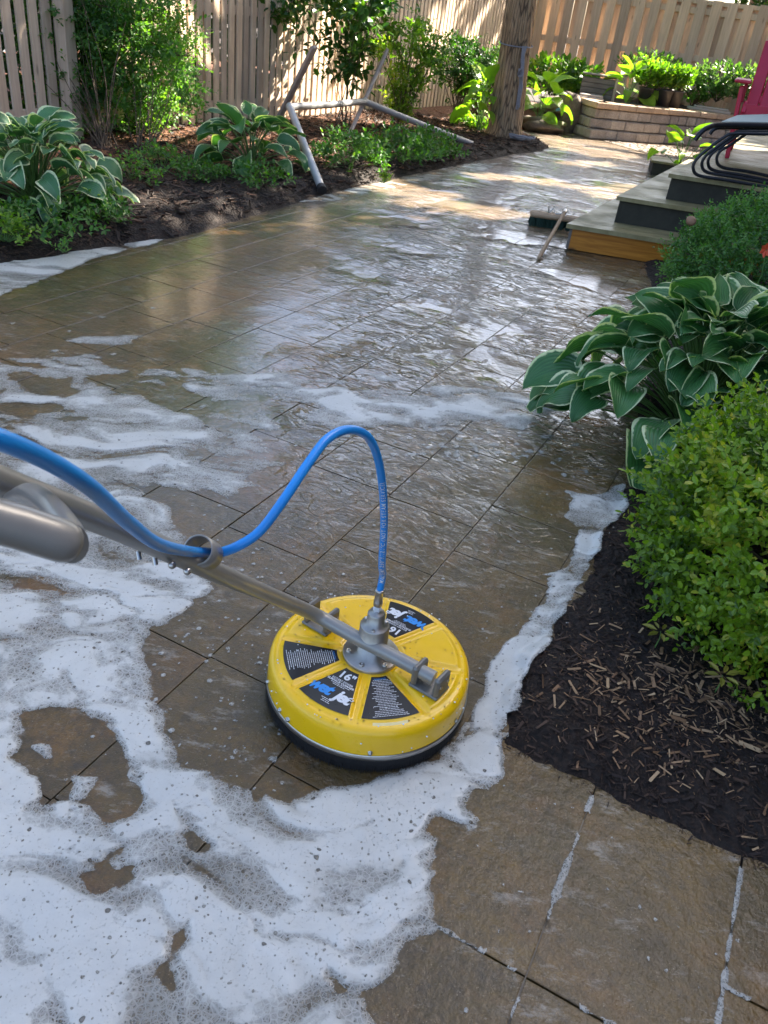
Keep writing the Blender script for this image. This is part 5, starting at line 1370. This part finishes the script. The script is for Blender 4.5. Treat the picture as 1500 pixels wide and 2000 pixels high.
for (i, j) in ((.3, .3), (3.6, .3), (.3, 4.6), (3.6, 4.6)): b = MB(); b.box(s3 + ex * i + ey * j + Vector((0, 0, .165)), (.1, .1, .33), None, .004); b.build('deck_post', M['grey_wood'], dk_)
# low timber edging beyond the steps
tb = thing('timber_edging', 'low dark timber box edging on the path beyond the steps', 'edging', (0, 0, 0)); c = at(1300, 342, .0)
b = MB(); b.box(c + Vector((.18, .05, .06)), (.7, .4, .12), Matrix.Rotation(SA, 3, 'Z'), .006); b.build('timber', M['riser'], tb)
b = MB(); b.box(c + Vector((.18, .05, .133)), (.74, .44, .024), Matrix.Rotation(SA, 3, 'Z'), .004); b.build('cap_board', M['deck'], tb)
fp = at(1350, 300, .3)
hosta('broadleaf_plant', 'bright green broad-leaved plant beyond the steps beside the lounge chair', (fp.x - .05, fp.y + .1, .1), 12, .28, .20, .32, .38, M['hosta_bright'], 23, None, 6, 8)

# ------------------------------------------------------------------ push broom
M['pine'] = woodmat('varnished_broom_wood', (.36, .23, .13), (.50, .35, .22), grain=(4, 40, 40), knots=False)
M['green_br'] = simple('dark_green_bristles', (.008, .035, .022), .7, 0, .4, 90, .4)
br = thing('push_broom', 'push broom with a wooden handle lying on the wet path beside the steps', 'broom', (0, 0, 0))
hA, hB = at(1036, 414, .09), at(1160, 432, .09); hx = (hB - hA).normalized(); Mz = Matrix.Rotation(math.atan2(hx.y, hx.x), 3, 'Z'); hc = (hA + hB) / 2; HL = (hB - hA).length
b = MB(); b.box((hc.x, hc.y, .082), (HL, .10, .035), Mz, .012); b.build('head_block', M['pine'], br)
b = MB(); rb = random.Random(6)
for i in range(520):
    x, y = rb.uniform(-HL / 2 + .01, HL / 2 - .01), rb.uniform(-.042, .042); o1 = hc + Mz @ Vector((x, y, 0)); o2 = hc + Mz @ Vector((x + rb.uniform(-.012, .012), y * 1.25 + rb.uniform(-.008, .008), 0))
    b.tube([Vector((o1.x, o1.y, .066)), Vector((o2.x, o2.y, .004))], .0032, 4, False)
b.build('bristles', M['green_br'], br)
e0 = at(1103, 414, .13); e1_ = at(1053, 503, .014)
b = MB(); b.tube([e0, e0.lerp(e1_, .5), e1_], [.0125, .0125, .0135], 14); b.tube([e1_, e1_ + (e1_ - e0).normalized() * .012], [.0135, .008], 14); b.build('handle', M['pine'], br)
b = MB(); d = (e0 - e1_).normalized(); b.tube([e0 - d * .03, e0 + d * .02], .0165, 14); b.build('ferrule', M['steel'], br)
b = MB(); hb = hc + Mz @ Vector((-.10, 0, 0)); b.tube(spline([Vector((hb.x, hb.y, .10)), Vector((hb.x, hb.y, .135)) + hx * .03, e0 + Vector((0, 0, -.02)) - hx * .06, e0 + Vector((0, 0, -.012))], 6), .004, 6); b.tube([Vector((hb.x, hb.y, .098)), Vector((hb.x, hb.y, .15)) - hx * .01], .005, 6); b.build('brace', M['steel'], br)
b = MB(); lc = hc + Mz @ Vector((.01, .005, 0)); b.box((lc.x, lc.y, .1003), (.03, .022, .0008), Mz); b.build('sticker', M['white'], br)

# ------------------------------------------------------------------ folded lounge chair (stack of black tube legs) and red chair
lc_ = thing('lounge_chair', 'stacked dark tube-framed lounge chairs with a pale sling on the deck', 'lounge chair', (0, 0, 0))
def DP(px, py, Y): return atY(px, py, Y)
leg_px = [(1500, 262), (1436, 261), (1416, 267), (1380, 293), (1360, 312), (1354, 329), (1366, 343), (1420, 352), (1520, 369)]
for k, (dx, dy) in enumerate(((0, 0), (17, -6), (29, -10), (46, -16))):
    Y = 5.78 + k * .11
    b = MB(); b.tube(spline([DP(x + dx * (1 if x < 1430 else .4), y + dy * (1 if y > 300 else .6), Y) for x, y in leg_px], 8), .0105, 10)
    b.build('leg_frame', M['dark_steel'], lc_)
b = MB(); b.tube(spline([DP(1357, 274, 5.7), DP(1368, 260, 5.7), DP(1384, 249, 5.72), DP(1415, 244, 5.8), DP(1560, 246, 5.9)], 8), .016, 12); b.tube(spline([DP(1386, 262, 6.2), DP(1400, 250, 6.2), DP(1440, 249, 6.25), DP(1560, 252, 6.3)], 6), .013, 12); b.build('seat_frame', M['dark_steel'], lc_)
q = [DP(1408, 241, 5.9), DP(1560, 243, 6.0), DP(1580, 224, 6.9), DP(1440, 228, 6.8)]
sl_m = simple('pale_sling_fabric', (.38, .46, .44), .6, 0, .12, 25, .2)
b = MB(); n = Vector((0, 0, .012)); b.add([p for p in q] + [p + n for p in q], [(3, 2, 1, 0), (4, 5, 6, 7), (0, 1, 5, 4), (1, 2, 6, 5), (2, 3, 7, 6), (3, 0, 4, 7)]); b.build('sling', sl_m, lc_)
M['red'] = simple('crimson_plastic', (.50, .015, .05), .42, 0, .15, 12, .1)
rc_c = at(1480, 318, .5)
rcq = thing('red_chair', 'crimson slatted armchair standing on the deck at the right edge', 'chair', (rc_c.x + .10, rc_c.y + .18, .5), R_(-18))
def rbox(name, c, s, M3=None, bev=.006):
    b = MB(); b.box(c, s, M3, bev); return b.build(name, M['red'], rcq)
for sx in (-1, 1):
    rbox('leg', (sx * .31, -.22, .26), (.035, .085, .52), Matrix.Rotation(R_(6 * sx), 3, 'Y'))
    b = MB(); b.box((sx * .27, .15, .2), (.035, .9, .09), Matrix.Rotation(R_(-24), 3, 'X'), .006); b.build('leg', M['red'], rcq)
    rbox('arm', (sx * .34, .05, .55), (.13, .72, .024), None, .01)
    rbox('arm_support', (sx * .31, -.12, .47), (.03, .1, .13))
rbox('apron', (0, -.25, .36), (.58, .022, .09))
for k in range(6): rbox('seat_slat', (0, -.20 + k * .085, .385 - k * .022), (.54, .074, .018), Matrix.Rotation(R_(-14), 3, 'X'))
for k in range(5):
    h = .78 - .05 * abs(k - 2); Mb = Matrix.Rotation(R_(-22), 3, 'X'); rbox('back_slat', Vector(((k - 2) * .108, .27, .22)) + Mb @ Vector((0, 0, h / 2)), (.100, .02, h), Mb, .008)
b = MB(); b.box((0, .36, .42), (.52, .025, .06), Matrix.Rotation(R_(-22), 3, 'X'), .005); b.build('back_rail', M['red'], rcq)

# ------------------------------------------------------------------ small things on the right
fl = thing('orange_flower', 'orange blossom at the right edge beside the far boxwood', 'flower', (0, 0, 0)); fc_ = atY(1497, 487, 3.9)
om = simple('orange_petal', (.75, .10, .035), .5, 0, .15, 30, .1)
b = MB()
for k in range(7):
    a = k / 7 * 6.283; d = Vector((math.cos(a), -.3, math.sin(a))).normalized(); s_ = d.cross(Vector((0, 1, 0))).normalized(); b.add([fc_, fc_ + d * .022 + s_ * .012, fc_ + d * .04 + Vector((0, -.008, 0)), fc_ + d * .022 - s_ * .012], [(0, 1, 2, 3)])
b.build('petals', om, fl); b = MB(); b.tube([Vector((fc_.x + .05, fc_.y + .1, .1)), fc_.lerp(Vector((fc_.x + .05, fc_.y, .2)), .4), fc_], .003, 6); b.build('stem', M['stalk'], fl)
lb = atY(1350, 431, 4.25); b = MB(); b.lathe([(.0001, -.02), (.02, -.016), (.028, 0), (.02, .014), (.0001, .018)], 10, (0, 0, 0)); o = b.build('dead_leaf', simple('dry_brown_leaf', (.30, .17, .10), .8, 0, .3, 40, .4)); o.location = lb; o.rotation_euler = (.5, .3, 0); tag(o, 'curled dry brown leaf caught on top of the far boxwood', 'leaf')
M['yel_leaf'] = leafmat('yellowing_leaf', (.16, .15, .02), (.30, .26, .04), (.4, .3, .05), .2, .45)
for i, (lab, px, py, n, ls) in enumerate((('yellowing seedling with drooping leaflets under the near boxwood, upper one', 1283, 1252, 7, .030), ('yellow-leaved seedling on the chips under the near boxwood, lower one', 1402, 1338, 6, .032))):
    c = at(px, py, .06); t = thing('seedling', lab, 'seedling', c, 0, 'yellow seedlings in the right bed'); r = np.random.default_rng(60 + i)
    a = np.linspace(0, 5.6, n) + i; D = np.stack([np.cos(a), np.sin(a), np.full(n, .1)], 1); P = D * .008 + np.array([0, 0, .03])
    leaves('leaflets', P, D, np.tile(np.array([0, -.3, 1.]), (n, 1)), ls * r.uniform(.8, 1.2, n), M['yel_leaf'], t, tpl=TPL_LONG, r=r)
    stems('stem', [[Vector((0, 0, -.03)), Vector((.004, 0, .01)), Vector((0, 0, .03))]], M['stalk'], t, .0018)
c = at(1478, 1345, .05)
boxwood('boxwood_shoot', 'low fresh green boxwood shoot at the right edge below the near boxwood', 'shrub', (c.x + .02, c.y, .035), (.06, .05, .05), 42, .016, M['box_leaf'], 58, None, per=7, slen=.05, stem_n=8, cut=-.2)

# ------------------------------------------------------------------ surroundings outside the frame; house and right-hand trees added for shade
hm = NT('pale_house_brick'); bt = hm.n('ShaderNodeTexBrick', i_Vector=hm.coord(scale=(1, 1, 1), rot=(R_(90), 0, R_(90)))); bt.inputs['Scale'].default_value = 4.5; bt.inputs['Color1'].default_value = (.22, .12, .085, 1); bt.inputs['Color2'].default_value = (.30, .17, .12, 1); bt.inputs['Mortar'].default_value = (.35, .33, .3, 1)
hm.P(color=bt.outputs[0], rough=.85)
HS = thing('added_shade_house', 'unseen two-storey brick house added on the right to shade the foreground', 'house', (0, 0, 0))
HX, HY0, HY1, HZ = 5.4, -7.0, 10.25, 8.0  # unseen house, added and sized to keep sun off the foreground
b = MB(); b.box(((HX + 4), (HY0 + HY1) / 2, HZ / 2 - .02), (8, HY1 - HY0, HZ), None); b.build('wall', hm.m, HS)
b = MB(); rf = [(HX - .5, HY0 - .5, HZ), (HX + 8.5, HY0 - .5, HZ), (HX + 8.5, HY1 + .1, HZ), (HX - .5, HY1 + .1, HZ), (HX + 4, HY0 + 2, HZ + 2.4), (HX + 4, HY1 - 2, HZ + 2.4)]
b.add(rf, [(0, 1, 4), (1, 2, 5, 4), (2, 3, 5), (3, 0, 4, 5), (3, 2, 1, 0)]); b.build('roof', simple('dark_shingle', (.05, .045, .042), .9, 0, .3, 8, .4), HS)
glass = simple('window_glass', (.03, .04, .05), .08, 0, .1, 4, 0)
for y in (-3, 2.2, 6.5):
    for z in (1.7, 4.1):
        f = MB(); f.box((HX - .02, y, z), (.08, 1.3, 1.2), None, .01); fo_ = f.build('window', M['white'], HS); g = MB()
        for s_ in (-1, 1): g.box((HX - .065, y + s_ * .3, z), (.01, .54, 1.04)); 
        g.build('pane', glass, fo_)
def tree(label, x, y, h, R3, n, ls, seed, mat='tree_leaf', name='broadleaf_tree', tr_=.16, zc=None, clumps=60, tight=.34):
    t = thing(name, label, 'tree', (x, y, 0), 0, 'trees around the garden'); zc = zc or h
    trunk_mesh('trunk', [(0, 0, -.1), (.03, 0, h * .3), (-.03, .05, h * .6), (0, 0, h)], [tr_ * 1.3, tr_, tr_ * .8, tr_ * .4], t, 18, seed)
    cc = crown(t, (0, 0, zc), R3, n, ls, M[mat], seed, clumps, tight, (x, y, 0)); limbs(t, (0, 0, h * .55), cc, tr_ * .35, seed=seed); return t
tree('unseen tall tree added at the far right to shade the path', 8.2, 14.2, 6.2, (3.2, 3.0, 1.5), 17000, .17, 201, clumps=90, tight=.42)  # added out of view so its crown blocks sun over the path
tree('unseen tree added right of the deck to shade the path', 6.6, 10.9, 5.8, (2.9, 2.6, 1.3), 15000, .16, 202, clumps=80, tight=.40)  # another added canopy, closing the sun gap past the house end
tree('unseen tall tree added behind the board fence to shade the garden', 5.2, 16.6, 6.8, (3.8, 3.6, 1.2), 20000, .17, 207, clumps=130, tight=.42)  # added crown, spread wide to dapple the ground around the trunk
tree('unseen broad tree added beyond the house corner to shade the far bed', 10.5, 18.5, 6.8, (3.2, 3.0, 1.6), 9000, .18, 208, clumps=80, tight=.42)  # added unseen crown shading the far end
tree('dense tree behind the left fence near the post', -5.6, 7.4, 4.2, (2.2, 2.4, 2.2), 8000, .17, 203)
tree('dense tree behind the middle of the left fence', -4.6, 12.2, 3.8, (2.0, 2.4, 2.0), 7000, .17, 204)
tree('tree behind the corner of the two fences', -6.8, 19.5, 4.2, (2.2, 2.0, 2.0), 6000, .2, 205)
# hedge behind the left fence, seen through the gaps
def hedge(name, label, A, B, hw, h, n, ls, mat, seed, z0=.1):
    r = np.random.default_rng(seed); A, B = np.array(A), np.array(B); s = r.random(n); d = (B - A) / np.linalg.norm(B - A); nn = np.array([-d[1], d[0]])
    P2 = A + (B - A) * s[:, None] + nn * r.uniform(-hw, hw, (n, 1)); top = h * (.8 + .35 * fbm(s * 14, s * 0, seed, 3)); z = z0 + (top - z0) * r.random(n) ** .8
    P = np.concatenate([P2, z[:, None]], 1); t = thing(name, label, 'hedge', (0, 0, 0))
    leaves('foliage', P, unit(r, n), unit(r, n) * .6 + np.array([0, 0, .6]), ls * r.uniform(.6, 1.3, n), mat, t, r=r)
    stems('stem', [[Vector((*p2, 0)), Vector((*p2, .5)), Vector((*p2, 1.2))] for p2 in P2[:30]], M['twig'], t, .02)
hedge('hedge', 'dark overgrown hedge behind the left picket fence', tuple((A0 - GV * .8)[:2]), tuple((CORN - GV * .8)[:2]), .35, 2.1, 16000, .11, M['tree_leaf'], 301)
hedge('hedge', 'dark hedge rising behind the board fence at the upper right', tuple((CORN + GV * 3.0 + GU * 1.0)[:2]), tuple((CORN + GV * 9.5 + GU * 1.0)[:2]), .35, 2.45, 9000, .12, M['tree_leaf'], 302)
